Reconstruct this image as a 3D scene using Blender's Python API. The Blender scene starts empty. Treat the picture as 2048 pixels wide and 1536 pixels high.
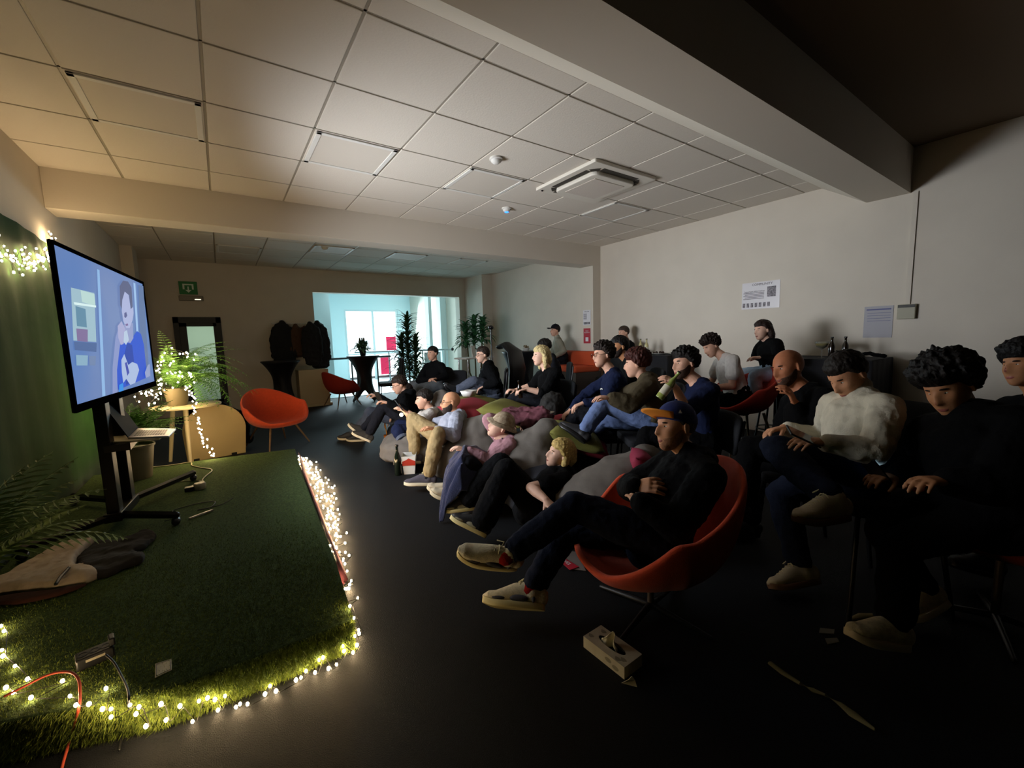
import bpy, bmesh, math, random
import numpy as np
from mathutils import Vector, Matrix, noise as mnoise
random.seed(7)
sc = bpy.context.scene
COL = sc.collection
# ---------------------------------------------------------------- camera
F_PX = 831.68
CAM = np.array([0.0, 0.0, 1.44])
CR = np.array([[0.8201, -0.5716, -0.0280], [0.0865, 0.0755, 0.9934], [0.5657, 0.8171, -0.1113]])
cd = bpy.data.cameras.new('camera'); cam = bpy.data.objects.new('camera', cd); COL.objects.link(cam)
cd.sensor_width = 36; cd.lens = 36 * F_PX / 2048; cd.clip_start = 0.02; cd.clip_end = 200
_r, _f = Vector(CR[0]).normalized(), Vector(CR[2]).normalized(); _u = _r.cross(_f) * 1.0
cam.matrix_world = Matrix(((_r[0], _u[0], -_f[0], 0), (_r[1], _u[1], -_f[1], 0), (_r[2], _u[2], -_f[2], CAM[2]), (0, 0, 0, 1)))
sc.camera = cam
sc.view_settings.view_transform = 'Standard'; sc.view_settings.look = 'None'
sc.view_settings.gamma = 1.0; sc.view_settings.use_curve_mapping = False
sc.view_settings.exposure = 0.0
sc.cycles.use_denoising = True
sc.cycles.max_bounces = 7; sc.cycles.diffuse_bounces = 5; sc.cycles.glossy_bounces = 3; sc.cycles.transmission_bounces = 6
sc.cycles.sample_clamp_indirect = 3.0
sc.cycles.caustics_reflective = False; sc.cycles.caustics_refractive = False
# ---------------------------------------------------------------- world: bright overcast daylight seen through the far windows
W = bpy.data.worlds.new('daylight'); sc.world = W; W.use_nodes = True
bg = W.node_tree.nodes['Background']; bg.inputs[0].default_value = (0.80, 0.95, 1.0, 1); bg.inputs[1].default_value = 2.6

def area(name, loc, direction, sx, sy, power, color, spread=180):
    l = bpy.data.lights.new(name, 'AREA'); l.shape = 'RECTANGLE'; l.size = sx; l.size_y = sy; l.energy = power
    l.color = color; l.spread = math.radians(spread)
    o = bpy.data.objects.new(name, l); COL.objects.link(o); o.location = loc
    o.rotation_euler = Vector(direction).to_track_quat('-Z', 'Y').to_euler(); return o
# the television's light (sits on the screen face, pointing into the room)
TVN = Vector((-0.706, 3.30, 0)); TVF = Vector((-0.535, 5.075, 0)); TVD = (TVF - TVN).normalized(); TVW = (TVF - TVN).length
TVNRM = Vector((TVD.y, -TVD.x, 0)); TVC = (TVN + TVF) / 2; TVZ0, TVZ1 = 1.085, 2.035
area('television_light', (TVC + TVNRM * 0.03 + Vector((0, 0, (TVZ0 + TVZ1) / 2))), TVNRM, 1.6, 0.85, 88, (0.88, 0.93, 1.0), 114)
# daylight entering the hall through its far windows, and the lit hall
area('hall_daylight', (4.9, 15.7, 1.9), (-0.1, -1, -0.36), 2.6, 1.9, 280, (0.70, 0.92, 1.0), 150)
area('hall_ceiling_light', (3.9, 12.9, 2.9), (0, 0, -1), 2.4, 1.4, 24, (0.70, 0.92, 1.0))
area('side_room_light', (-0.3, 12.2, 2.5), (0, -0.2, -1), 1.0, 1.0, 22, (0.78, 1.0, 0.93))

# ---------------------------------------------------------------- geometry helpers
def V3(p): return np.array(p, float)
def ray(px, py): return np.array([(px - 1024) / F_PX, -(py - 768) / F_PX, 1.0]) @ CR
def D(px, py, d): return CAM + ray(px, py) * d                       # point at distance d along the view axis
def PZ(px, py, z): r = ray(px, py); return CAM + r * (z - CAM[2]) / r[2]
def PX(px, py, x): r = ray(px, py); return CAM + r * x / r[0]
def PY(px, py, y): r = ray(px, py); return CAM + r * y / r[1]

def s2l(c): return c / 12.92 if c <= 0.04045 else ((c + 0.055) / 1.055) ** 2.4
def rgb(h):
    if isinstance(h, str): h = [int(h[i:i + 2], 16) / 255 for i in (0, 2, 4)]
    return tuple(s2l(c) for c in h) + (1,)
_M = {}
def mat(name, col, rough=0.6, metal=0.0, bump=0.0, bscale=60, var=0.0, vscale=8, emit=None, es=0, spec=0.5, sheen=0, coat=0, col2=None, trans=0, ior=1.45, alpha=1, wave=None):
    if name in _M: return _M[name]
    m = bpy.data.materials.new(name); m.use_nodes = True; nt = m.node_tree; b = nt.nodes['Principled BSDF']
    c = rgb(col); b.inputs['Base Color'].default_value = c
    b.inputs['Roughness'].default_value = rough; b.inputs['Metallic'].default_value = metal
    b.inputs['Specular IOR Level'].default_value = spec; b.inputs['Sheen Weight'].default_value = sheen
    b.inputs['Coat Weight'].default_value = coat; b.inputs['Transmission Weight'].default_value = trans
    b.inputs['IOR'].default_value = ior; b.inputs['Alpha'].default_value = alpha
    if emit: b.inputs['Emission Color'].default_value = rgb(emit); b.inputs['Emission Strength'].default_value = es
    tc = nt.nodes.new('ShaderNodeTexCoord')
    if var > 0 or col2:
        n = nt.nodes.new('ShaderNodeTexNoise'); n.inputs['Scale'].default_value = vscale; n.inputs['Detail'].default_value = 4
        nt.links.new(tc.outputs['Object'], n.inputs['Vector'])
        r = nt.nodes.new('ShaderNodeValToRGB'); r.color_ramp.elements[0].position = 0.35; r.color_ramp.elements[1].position = 0.65
        c2 = rgb(col2) if col2 else c
        r.color_ramp.elements[0].color = tuple(x * (1 - var) for x in c[:3]) + (1,)
        r.color_ramp.elements[1].color = tuple(min(1, x * (1 + var)) for x in c2[:3]) + (1,)
        nt.links.new(n.outputs['Fac'], r.inputs['Fac']); nt.links.new(r.outputs['Color'], b.inputs['Base Color'])
    if bump > 0:
        if wave:
            n = nt.nodes.new('ShaderNodeTexWave'); n.inputs['Scale'].default_value = bscale; n.inputs['Distortion'].default_value = 2
            n.bands_direction = wave; out = n.outputs['Fac']
        else:
            n = nt.nodes.new('ShaderNodeTexNoise'); n.inputs['Scale'].default_value = bscale; n.inputs['Detail'].default_value = 5; out = n.outputs['Fac']
        nt.links.new(tc.outputs['Object'], n.inputs['Vector'])
        bn = nt.nodes.new('ShaderNodeBump'); bn.inputs['Strength'].default_value = bump; bn.inputs['Distance'].default_value = 0.01
        nt.links.new(out, bn.inputs['Height']); nt.links.new(bn.outputs['Normal'], b.inputs['Normal'])
    _M[name] = m; return m

class MB:
    """collects pieces of ONE mesh"""
    def __init__(s): s.v = []; s.f = []; s.mi = []; s.cur = 0
    def add(s, vs, fs):
        o = len(s.v); s.v += [tuple(map(float, p)) for p in vs]; s.f += [tuple(i + o for i in f) for f in fs]; s.mi += [s.cur] * len(fs); return s
    def box(s, lo, hi, M=None):
        x0, y0, z0 = lo; x1, y1, z1 = hi
        vs = [(x0, y0, z0), (x1, y0, z0), (x1, y1, z0), (x0, y1, z0), (x0, y0, z1), (x1, y0, z1), (x1, y1, z1), (x0, y1, z1)]
        if M is not None: vs = [tuple(M @ Vector(p)) for p in vs]
        return s.add(vs, [(0, 3, 2, 1), (4, 5, 6, 7), (0, 1, 5, 4), (1, 2, 6, 5), (2, 3, 7, 6), (3, 0, 4, 7)])
    def tube(s, pts, r, n=8, flat=None, lat=None, dome=True):
        """swept round or elliptic tube; r is a number or a list; flat: list of second radii, lat: the axis of r"""
        P = [V3(p) for p in pts]; k = len(P)
        rr = [r] * k if np.isscalar(r) else list(r); ff = rr if flat is None else ([flat] * k if np.isscalar(flat) else list(flat))
        T = []
        for i in range(k):
            t = P[min(i + 1, k - 1)] - P[max(i - 1, 0)]; T.append(t / (np.linalg.norm(t) + 1e-12))
        a = V3(lat) if lat is not None else (V3((0, 0, 1)) if abs(T[0][2]) < 0.9 else V3((1, 0, 0)))
        rings = []
        for i in range(k):
            u = a - T[i] * np.dot(a, T[i]); u /= np.linalg.norm(u) + 1e-12
            if lat is None: a = u
            w = np.cross(T[i], u); rings.append((P[i], u, w, T[i], rr[i], ff[i]))
        seq = []
        if dome:
            c, u, w, t, ra, rb = rings[0]; m = min(ra, rb)
            for q in (0.15, 0.5, 0.85): seq.append((c - t * m * math.cos(q * math.pi / 2), u, w, ra * math.sin(q * math.pi / 2), rb * math.sin(q * math.pi / 2)))
        for c, u, w, t, ra, rb in rings: seq.append((c, u, w, ra, rb))
        if dome:
            c, u, w, t, ra, rb = rings[-1]; m = min(ra, rb)
            for q in (0.85, 0.5, 0.15): seq.append((c + t * m * math.cos(q * math.pi / 2), u, w, ra * math.sin(q * math.pi / 2), rb * math.sin(q * math.pi / 2)))
        vs = []; fs = []
        for c, u, w, ra, rb in seq:
            for j in range(n):
                an = 2 * math.pi * j / n; vs.append(c + u * ra * math.cos(an) + w * rb * math.sin(an))
        m = len(seq)
        for i in range(m - 1):
            for j in range(n):
                j2 = (j + 1) % n; fs.append((i * n + j, i * n + j2, (i + 1) * n + j2, (i + 1) * n + j))
        fs.append(tuple(range(n))[::-1]); fs.append(tuple(range((m - 1) * n, m * n)))
        return s.add(vs, fs)
    def ball(s, c, r, n=12, M=None):
        """ellipsoid; r scalar or 3-vector; M 3x3 with the axes as rows"""
        r = [r] * 3 if np.isscalar(r) else r; M = np.eye(3) if M is None else np.array(M); h = max(4, n // 2 + 1); vs = []; fs = []
        vs.append(V3(c) - M[2] * r[2])
        for i in range(1, h):
            la = -math.pi / 2 + math.pi * i / h
            for j in range(n):
                lo = 2 * math.pi * j / n
                vs.append(V3(c) + M[0] * r[0] * math.cos(la) * math.cos(lo) + M[1] * r[1] * math.cos(la) * math.sin(lo) + M[2] * r[2] * math.sin(la))
        vs.append(V3(c) + M[2] * r[2]); L = len(vs) - 1
        for j in range(n): fs.append((0, 1 + (j + 1) % n, 1 + j))
        for i in range(h - 2):
            for j in range(n):
                a, b = 1 + i * n + j, 1 + i * n + (j + 1) % n; fs.append((a, b, b + n, a + n))
        for j in range(n): fs.append((L, 1 + (h - 2) * n + j, 1 + (h - 2) * n + (j + 1) % n))
        return s.add(vs, fs)
    def lathe(s, prof, n=24, M=None, close=True):
        """profile [(r,z)...] around z"""
        vs = []; fs = []
        for r_, z_ in prof:
            for j in range(n):
                a = 2 * math.pi * j / n; vs.append((r_ * math.cos(a), r_ * math.sin(a), z_))
        for i in range(len(prof) - 1):
            for j in range(n):
                j2 = (j + 1) % n; fs.append((i * n + j, i * n + j2, (i + 1) * n + j2, (i + 1) * n + j))
        if close: fs.append(tuple(range(n))[::-1]); fs.append(tuple(range((len(prof) - 1) * n, len(prof) * n)))
        if M is not None: vs = [tuple(M @ Vector(p)) for p in vs]
        return s.add(vs, fs)
    def prism(s, poly, d0, d1, M=None):
        """2D outline (x,y) extruded from z=d0 to d1"""
        n = len(poly); vs = [(x, y, d0) for x, y in poly] + [(x, y, d1) for x, y in poly]
        fs = [tuple(range(n))[::-1], tuple(range(n, 2 * n))] + [(i, (i + 1) % n, n + (i + 1) % n, n + i) for i in range(n)]
        if M is not None: vs = [tuple(M @ Vector(p)) for p in vs]
        return s.add(vs, fs)
    def obj(s, name, mats, parent=None, smooth=True, bevel=0, label=None, remesh=0, disp=0, dscale=0.15, subd=0, smit=0, solid=0):
        me = bpy.data.meshes.new(name); me.from_pydata(s.v, [], s.f); me.update()
        for m in (mats if isinstance(mats, (list, tuple)) else [mats]): me.materials.append(m)
        if any(s.mi): me.polygons.foreach_set('material_index', s.mi)
        bm = bmesh.new(); bm.from_mesh(me); bmesh.ops.recalc_face_normals(bm, faces=bm.faces); bm.to_mesh(me); bm.free()
        if smooth and not bevel and not remesh:
            me.polygons.foreach_set('use_smooth', [True] * len(me.polygons))
            me.set_sharp_from_angle(angle=math.radians(50))
        o = bpy.data.objects.new(name, me); COL.objects.link(o)
        if parent is not None:
            o.parent = parent; o.matrix_parent_inverse = parent.matrix_world.inverted() if parent.get('_w') else Matrix()
        if label: o['label'] = label
        if solid: md = o.modifiers.new('s', 'SOLIDIFY'); md.thickness = solid; md.offset = 0
        if bevel: md = o.modifiers.new('b', 'BEVEL'); md.width = bevel; md.segments = 2; md.limit_method = 'ANGLE'
        if subd: md = o.modifiers.new('u', 'SUBSURF'); md.levels = subd; md.render_levels = subd
        if remesh:
            md = o.modifiers.new('r', 'REMESH'); md.mode = 'VOXEL'; md.voxel_size = remesh; md.use_smooth_shade = True
            if smit: md = o.modifiers.new('k', 'SMOOTH'); md.iterations = smit; md.factor = 0.5
            if disp:
                t = bpy.data.textures.get('folds%g' % dscale) or bpy.data.textures.new('folds%g' % dscale, 'CLOUDS'); t.noise_scale = dscale; t.noise_depth = 2
                md = o.modifiers.new('d', 'DISPLACE'); md.texture = t; md.strength = disp; md.mid_level = 0.5; md.texture_coords = 'GLOBAL'
            bake(o)
        return o

def bake(o):
    """apply the modifiers so the mesh is plain"""
    dg = bpy.context.evaluated_depsgraph_get(); dg.update()
    me = bpy.data.meshes.new_from_object(o.evaluated_get(dg)); mats = list(o.data.materials)
    o.modifiers.clear(); o.data = me
    me.polygons.foreach_set('use_smooth', [True] * len(me.polygons))
    if not me.materials:
        for m in mats: me.materials.append(m)

def thing(name, label, cat, loc=(0, 0, 0), rotz=0, group=None):
    o = bpy.data.objects.new(name, None); COL.objects.link(o); o.empty_display_size = 0.1
    o.location = loc; o.rotation_euler = (0, 0, rotz); o['label'] = label; o['category'] = cat
    if group: o['group'] = group
    return o
def tag(o, label, cat, group=None):
    o['label'] = label; o['category'] = cat
    if group: o['group'] = group
    return o
def struct(o): o['kind'] = 'structure'; return o
def dup(root, loc=None, rotz=None, label=None, group=None):
    r = root.copy(); COL.objects.link(r)
    if loc is not None: r.location = loc
    if rotz is not None: r.rotation_euler = (0, 0, rotz)
    if label: r['label'] = label
    if group: r['group'] = group
    for ch in list(root.children):
        c = ch.copy(); COL.objects.link(c); c.parent = r
        for g in ch.children: d = g.copy(); COL.objects.link(d); d.parent = c
    return r
def text_mesh(name, body, size, m, M, parent=None, align='CENTER', depth=0.0005):
    cu = bpy.data.curves.new(name, 'FONT'); cu.body = body; cu.size = size; cu.align_x = align; cu.align_y = 'CENTER'; cu.extrude = depth; cu.resolution_u = 3
    o = bpy.data.objects.new(name, cu); COL.objects.link(o); dg = bpy.context.evaluated_depsgraph_get(); dg.update()
    me = bpy.data.meshes.new_from_object(o.evaluated_get(dg)); bpy.data.objects.remove(o); me.materials.clear(); me.materials.append(m)
    o = bpy.data.objects.new(name, me); COL.objects.link(o); me.transform(M); o.parent = parent; return o
# ================================================================ the room
H = 3.16; XL, XR, YB, YN = -1.26, 6.27, 10.9, -2.2
m_wall = mat('wall_paint', 'cfc6b8', 0.85, bump=0.08, bscale=90, var=0.02, vscale=3)
m_beam = mat('beam_paint', 'cdc4b6', 0.85, bump=0.05, bscale=60)
m_floor = mat('carpet', '101215', 0.66, bump=0.5, bscale=260, var=0.25, vscale=120, spec=0.2)
m_green = mat('green_cloth', '1f4612', 0.95, bump=0.25, bscale=7, var=0.08, vscale=5, sheen=0.1, spec=0.1)
m_white = mat('white_paint', 'dad8d2', 0.6)
m_black = mat('black_plastic', '101012', 0.4)
m_chrome = mat('chrome', 'b8b8ba', 0.25, 1.0)
def ceil_mat():
    m = bpy.data.materials.new('ceiling_tiles'); m.use_nodes = True; nt = m.node_tree; b = nt.nodes['Principled BSDF']
    b.inputs['Base Color'].default_value = rgb('d6cec2'); b.inputs['Roughness'].default_value = 0.9
    tc = nt.nodes.new('ShaderNodeTexCoord'); n = nt.nodes.new('ShaderNodeTexNoise'); n.inputs['Scale'].default_value = 70; n.inputs['Detail'].default_value = 3
    nt.links.new(tc.outputs['Object'], n.inputs['Vector']); bn = nt.nodes.new('ShaderNodeBump'); bn.inputs['Strength'].default_value = 0.15; bn.inputs['Distance'].default_value = 0.01
    nt.links.new(n.outputs['Fac'], bn.inputs['Height']); nt.links.new(bn.outputs['Normal'], b.inputs['Normal']); return m
m_ceil = ceil_mat(); m_grid = mat('ceiling_grid', '9d9587', 0.5); m_groove = mat('ceiling_groove', '5d574d', 0.8)

struct(MB().box((XL - 0.2, YN - 0.2, -0.2), (XR + 0.2, 17.5, 0)).obj('floor', m_floor, smooth=False))
# tile ceiling: recessed ceiling slab + tiles as one structure, T-bar lines as trim
GX0, GY0, TS = 0.052, 3.09, 0.72
def tile_zone(x0, x1, y0, y1, name):
    mb = MB(); mb.box((x0, y0, H + 0.02), (x1, y1, H + 0.2))
    k0 = math.floor((x0 - GX0) / TS); k1 = math.ceil((x1 - GX0) / TS); j0 = math.floor((y0 - GY0) / TS); j1 = math.ceil((y1 - GY0) / TS)
    g = 0.009
    for i in range(k0, k1):
        for j in range(j0, j1):
            a, b = max(x0, GX0 + i * TS + g), min(x1, GX0 + (i + 1) * TS - g); c, d = max(y0, GY0 + j * TS + g), min(y1, GY0 + (j + 1) * TS - g)
            if b - a > 0.02 and d - c > 0.02: mb.box((a, c, H), (b, d, H + 0.03))
    return struct(mb.obj(name, m_ceil, smooth=False, bevel=0.004))
tile_zone(XL, XR, 2.19, 5.88, 'ceiling'); tile_zone(XL, XR, 6.23, YB, 'ceiling_rear')
mb = MB()
for (y0, y1) in ((2.19, 5.88), (6.23, YB)):
    k = math.ceil((XL - GX0) / TS)
    while GX0 + k * TS < XR: x = GX0 + k * TS; mb.box((x - 0.008, y0, H + 0.006), (x + 0.008, y1, H + 0.018)); k += 1
    j = math.ceil((y0 - GY0) / TS)
    while GY0 + j * TS < y1: y = GY0 + j * TS; mb.box((XL, y - 0.008, H + 0.006), (XR, y + 0.008, H + 0.018)); j += 1
struct(mb.obj('trim_1', m_grid, smooth=False))
struct(MB().box((XL, YN, 3.34), (XR, 1.365, 3.5)).obj('ceiling_front', mat('front_ceiling_low_bounce', '6a5a48', 0.9), smooth=False))  # colour darkened to cut bounced light, so the front zone stays dim
# near beam with sloping far side
Mx = Matrix(((0, 0, 1, 0), (1, 0, 0, 0), (0, 1, 0, 0), (0, 0, 0, 1)))
struct(MB().prism([(1.365, 3.5), (1.365, 2.87), (1.74, 2.87), (2.19, 3.16), (2.19, 3.5)], XL, XR, Mx).obj('trim_2', m_beam, smooth=False))
struct(MB().box((XL, 5.88, 2.785), (XR, 6.23, 3.4)).obj('trim_3', m_beam, smooth=False, bevel=0.006))
struct(MB().box((6.06, 5.88, 0), (XR, 6.23, 2.79)).obj('trim_4', m_beam, smooth=False, bevel=0.006))
struct(MB().box((5.95, 9.9, 0), (XR, YB, H)).obj('trim_5', m_wall, smooth=False))
struct(MB().box((XL, 9.6, 0), (XL + 0.16, 10.1, H)).obj('trim_6', m_wall, smooth=False))
struct(MB().box((XL - 0.2, YN - 0.2, 0), (XL, YB, 3.5)).obj('wall_left', m_wall, smooth=False))
struct(MB().box((XR, 3.43, 0), (XR + 0.22, 17.5, 3.5)).box((XR - 0.012, YN - 0.2, 0), (XR + 0.22, 3.43, 3.5)).obj('wall_right', m_wall, smooth=False))
struct(MB().box((XL - 0.2, YN - 0.2, 0), (XR + 0.2, YN, 3.5)).obj('wall_front', mat('front_wall_low_bounce', '3a342d', 0.9), smooth=False))  # unseen wall behind the camera, coloured dark so it bounces little light
# rear wall with the wide opening and the door hole
OX0, OX1, OZ = 1.88, 5.77, 2.64; DX0, DX1, DZ = -0.76, 0.04, 2.04
mb = MB()
for a, b, z0, z1 in ((XL - 0.2, DX0, 0, 3.5), (DX0, DX1, DZ, 3.5), (DX1, OX0, 0, 3.5), (OX0, OX1, OZ, 3.5), (OX1, XR + 0.2, 0, 3.5)): mb.box((a, YB, z0), (b, YB + 0.25, z1))
struct(mb.obj('wall_back', m_wall, smooth=False))
# green cloth wall covering behind the television
mb = MB(); nx, nz = 90, 8; vs = []; fs = []
for j in range(nz + 1):
    for i in range(nx + 1):
        y = YN + 0.02 + (6.5 - YN) * i / nx; z = 2.43 * j / nz
        vs.append((XL + 0.02 + 0.012 * math.sin(y * 5 + math.sin(z * 3)) * (1 - 0.6 * j / nz) + 0.006 * math.sin(y * 17 + z * 2), y, z + (0.02 * math.sin(y * 1.7) if j == nz else 0)))
for j in range(nz):
    for i in range(nx): a = j * (nx + 1) + i; fs.append((a, a + 1, a + nx + 2, a + nx + 1))
mb.add(vs, fs); o = mb.obj('green_backdrop', m_green, solid=0.004); tag(o, 'green cloth backdrop hanging on the left wall behind the television', 'backdrop')

# hall beyond the opening
m_hall = mat('hall_paint', 'cfe0e2', 0.8)
m_hfloor = mat('hall_floor', '9fb4b8', 0.35, var=0.05, vscale=2)
HY = 16.0
struct(MB().box((0.9, YB + 0.25, 0.0), (1.1, HY, 3.3)).box((XR + 0.6, YB + 0.25, 0), (XR + 0.8, HY, 3.3)).obj('wall_hall', m_hall, smooth=False))
WX0, WX1, WZ1 = 3.75, 5.75, 2.62
struct(MB().box((0.9, HY, 0), (WX0, HY + 0.25, 3.3)).box((WX1, HY, 0), (XR + 0.8, HY + 0.25, 3.3)).box((WX0, HY, WZ1), (WX1, HY + 0.25, 3.3)).obj('wall_hall_far', m_hall, smooth=False))
struct(MB().box((0.9, YB + 0.25, 3.2), (XR + 0.8, HY + 0.3, 3.4)).obj('ceiling_hall', m_hall, smooth=False))
struct(MB().box((0.9, YB + 0.5, 0.0), (XR + 0.8, HY + 0.3, 0.012)).obj('floor_hall', m_hfloor, smooth=False))
struct(MB().box((2.2, 12.9, 0), (2.65, 13.3, 3.2)).obj('trim_7', m_hall, smooth=False))
for k, (x, w) in enumerate(((5.55, 0.10), (6.05, 0.28), (6.5, 0.1))): struct(MB().box((x, 12.6 + k * 0.2, 0), (x + w, 12.9 + k * 0.2, 3.2)).obj('trim_%d' % (8 + k), m_hall, smooth=False))
m_alu = mat('window_aluminium', 'c8d4d6', 0.4, 0.3)
wf = MB().box((WX0, HY + 0.02, 0), (WX0 + 0.07, HY + 0.1, WZ1 - 0.06)).box((WX1 - 0.07, HY + 0.02, 0), (WX1, HY + 0.1, WZ1 - 0.06)).box((4.75, HY + 0.02, 0), (4.82, HY + 0.1, WZ1 - 0.06)).box((WX0 + 0.07, HY + 0.02, 0.95), (4.75, HY + 0.1, 1.0)).box((4.82, HY + 0.02, 0.95), (WX1 - 0.07, HY + 0.1, 1.0)).box((WX0, HY + 0.02, WZ1 - 0.06), (WX1, HY + 0.1, WZ1))
w1 = struct(wf.obj('window_1', m_alu, smooth=False))
# outside: building and red banners seen through the far window
o = MB().box((3.9, 22, 0), (4.7, 23, 2.2)).obj('far_building', mat('far_wall', '8fa6a8', 0.8), smooth=False); tag(o, 'grey low building seen outside through the far hall window', 'building')
for x, z0, z1, lab in ((5.9, 1.02, 1.62, 'red banner outside the far window, the upper of two'), (5.6, 0.0, 0.75, 'pale red banner outside the far window, the lower of two')):
    o = MB().box((x, 18, z0), (x + 0.42, 18.05, z1)).obj('banner', mat('banner_red', 'e0285a', 0.7), smooth=False); tag(o, lab, 'banner')
# railing in the opening
t = thing('handrail', 'metal handrail running across the opening in the back wall', 'railing', (0, 0, 0))
ra, rb = PY(643, 718, 11.9), PY(916, 707, 11.9)
MB().tube([(ra[0] - 0.2, 11.9, 1.0), (rb[0] - 2.2, 11.9, 1.0)], 0.03).obj('rail', mat('rail_steel', '5a6466', 0.4, 0.8), t)
for x in (1.9, 2.9, 3.6, 4.35): MB().tube([(x, 11.9, 0), (x, 11.9, 1.0)], 0.022).obj('post', _M['rail_steel'], t)
t = thing('balustrade', 'pale glass panelled balustrade with a round end cap at the right of the opening', 'railing', (0, 0, 0))
MB().tube([(3.3, 13.0, 1.12), (6.0, 12.0, 1.12)], 0.028).obj('rail', mat('pale_steel', 'b9c9cc', 0.3, 0.6), t)
MB().ball((6.03, 11.99, 1.12), 0.05).obj('end_cap', m_black, t)
MB().box((5.2, 12.28, 0.1), (5.75, 12.3, 1.05)).obj('panel', mat('panel_white', 'c6d8dc', 0.4), t, smooth=False)
for x, y in ((5.15, 12.31), (5.8, 12.06), (4.2, 12.66)): MB().tube([(x, y, 0), (x, y, 1.1)], 0.02).obj('post', _M['pale_steel'], t)

# door in the rear wall
m_dframe = mat('door_frame_paint', '1d2226', 0.5)
struct(MB().box((DX0, YB - 0.05, 0), (DX0 + 0.09, YB + 0.1, DZ)).box((DX1 - 0.09, YB - 0.05, 0), (DX1, YB + 0.1, DZ)).box((DX0, YB - 0.05, DZ - 0.12), (DX1, YB + 0.1, DZ)).obj('trim_11', m_dframe, smooth=False))
dl = MB(); x0, x1 = DX0 + 0.09, DX1 - 0.09
for a, b, c, d in ((x0, x0 + 0.12, 0, DZ - 0.12), (x1 - 0.05, x1, 0, DZ - 0.12), (x0, x1, 0, 0.3), (x0, x1, DZ - 0.19, DZ - 0.12)): dl.box((a, YB - 0.02, c), (b, YB + 0.03, d))
d1 = struct(dl.obj('door_1', m_dframe, smooth=False))
g = MB().box((x0 + 0.12, YB, 0.3), (x1 - 0.05, YB + 0.01, DZ - 0.19)).obj('glass_pane', mat('clear_glass', 'ffffff', 0.02, trans=1.0, alpha=0.25), d1, smooth=False)
MB().tube([(x1 - 0.03, YB - 0.03, 1.0), (x1 - 0.03, YB - 0.07, 1.0), (x1 - 0.13, YB - 0.07, 1.0)], 0.01).obj('door_handle', m_chrome, d1)
# the lit side room behind the glass door
m_side = mat('side_room_paint', 'd4dccb', 0.8)
struct(MB().box((-1.6, 13.4, 0), (0.88, 13.6, 3)).box((-1.7, YB + 0.25, 0), (-1.55, 13.6, 3)).box((0.8, YB + 0.25, 0), (0.9, 13.6, 3)).box((-1.7, YB + 0.25, 2.9), (0.9, 13.6, 3.0)).obj('wall_side_room', m_side, smooth=False))
struct(MB().box((0.12, 11.6, 0), (0.2, 12.4, 1.45)).obj('trim_12', m_side, smooth=False))

# exit sign + emergency light
t = thing('exit_sign', 'green emergency exit sign with white arrow pictogram above the glass door', 'sign', (-0.45, YB, 2.63))
MB().box((-0.15, -0.02, -0.13), (0.15, 0, 0.13)).obj('sign_plate', mat('exit_green', '1f7a3d', 0.5), t, smooth=False, bevel=0.004)
pm = MB()
for p in ([(-0.09, 0.08), (0.09, 0.08), (0.09, -0.03), (0.06, -0.03), (0.06, 0.055), (-0.06, 0.055), (-0.06, -0.03), (-0.09, -0.03)], [(-0.012, 0.03), (0.012, 0.03), (0.012, -0.04), (0.05, -0.04), (0, -0.095), (-0.05, -0.04), (-0.012, -0.04)]):
    pm.prism(p, 0.0205, 0.023, Matrix(((1, 0, 0, 0), (0, 0, -1, 0), (0, 1, 0, 0), (0, 0, 0, 1))))
pm.obj('arrow_pictogram', mat('sign_white', 'd8e8dc', 0.5), t, smooth=False)
t = thing('emergency_light', 'long low emergency light unit right under the exit sign', 'light', (-0.42, YB, 2.42))
MB().box((-0.2, -0.06, -0.05), (0.2, 0, 0.05)).obj('housing', mat('grey_plastic', '8a8478', 0.5), t, smooth=False, bevel=0.01)
MB().box((0.06, -0.066, -0.03), (0.16, -0.06, -0.015)).obj('indicator_strip', mat('indicator_glow', 'ffffff', emit='fff4d8', es=1.5), t, smooth=False)

# ceiling panels (flush air panels sitting in tile openings)
def panel(cx, cy, w, d, lab):
    t = thing('ceiling_panel', lab, 'ceiling panel', (cx, cy, H), 0, 'framed square panels in the tiled ceiling')
    f = MB(); e = 0.04
    for a, b, c, dd in ((-w, w, -d, -d + e), (-w, w, d - e, d), (-w, -w + e, -d, d), (w - e, w, -d, d)): f.box((a, c, -0.012), (b, dd, 0.0))
    f.obj('frame', m_white, t, smooth=False, bevel=0.003)
    MB().box((-w + e, -d + e, -0.006), (w - e, d - e, 0.0)).obj('plate', mat('panel_plate', 'cfc7bb', 0.7), t, smooth=False)
s_ = 0.34
def tc(i, j): return GX0 + (i + 0.5) * TS, GY0 + (j + 0.5) * TS
for (px, py), lab in (((290, 208), 'framed square ceiling panel at the warm left side of the ceiling'), ((700, 300), 'framed square ceiling panel in the middle of the near ceiling'), ((966, 362), 'framed square ceiling panel left of the air conditioning unit'), ((1220, 425), 'framed square ceiling panel behind the air conditioning unit'), ((475, 492), 'framed ceiling panel at the left of the rear ceiling past the beam'), ((650, 505), 'framed ceiling panel past the beam beside the rear smoke detector'), ((795, 519), 'framed ceiling panel past the beam above the opening'), ((918, 528), 'pale blue lit ceiling panel past the beam at the right end')):
    p = PZ(px, py, H); i = math.floor((p[0] - GX0) / TS); j = math.floor((p[1] - GY0) / TS); x, y = tc(i, j); panel(x, y, s_, s_, lab)
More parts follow.
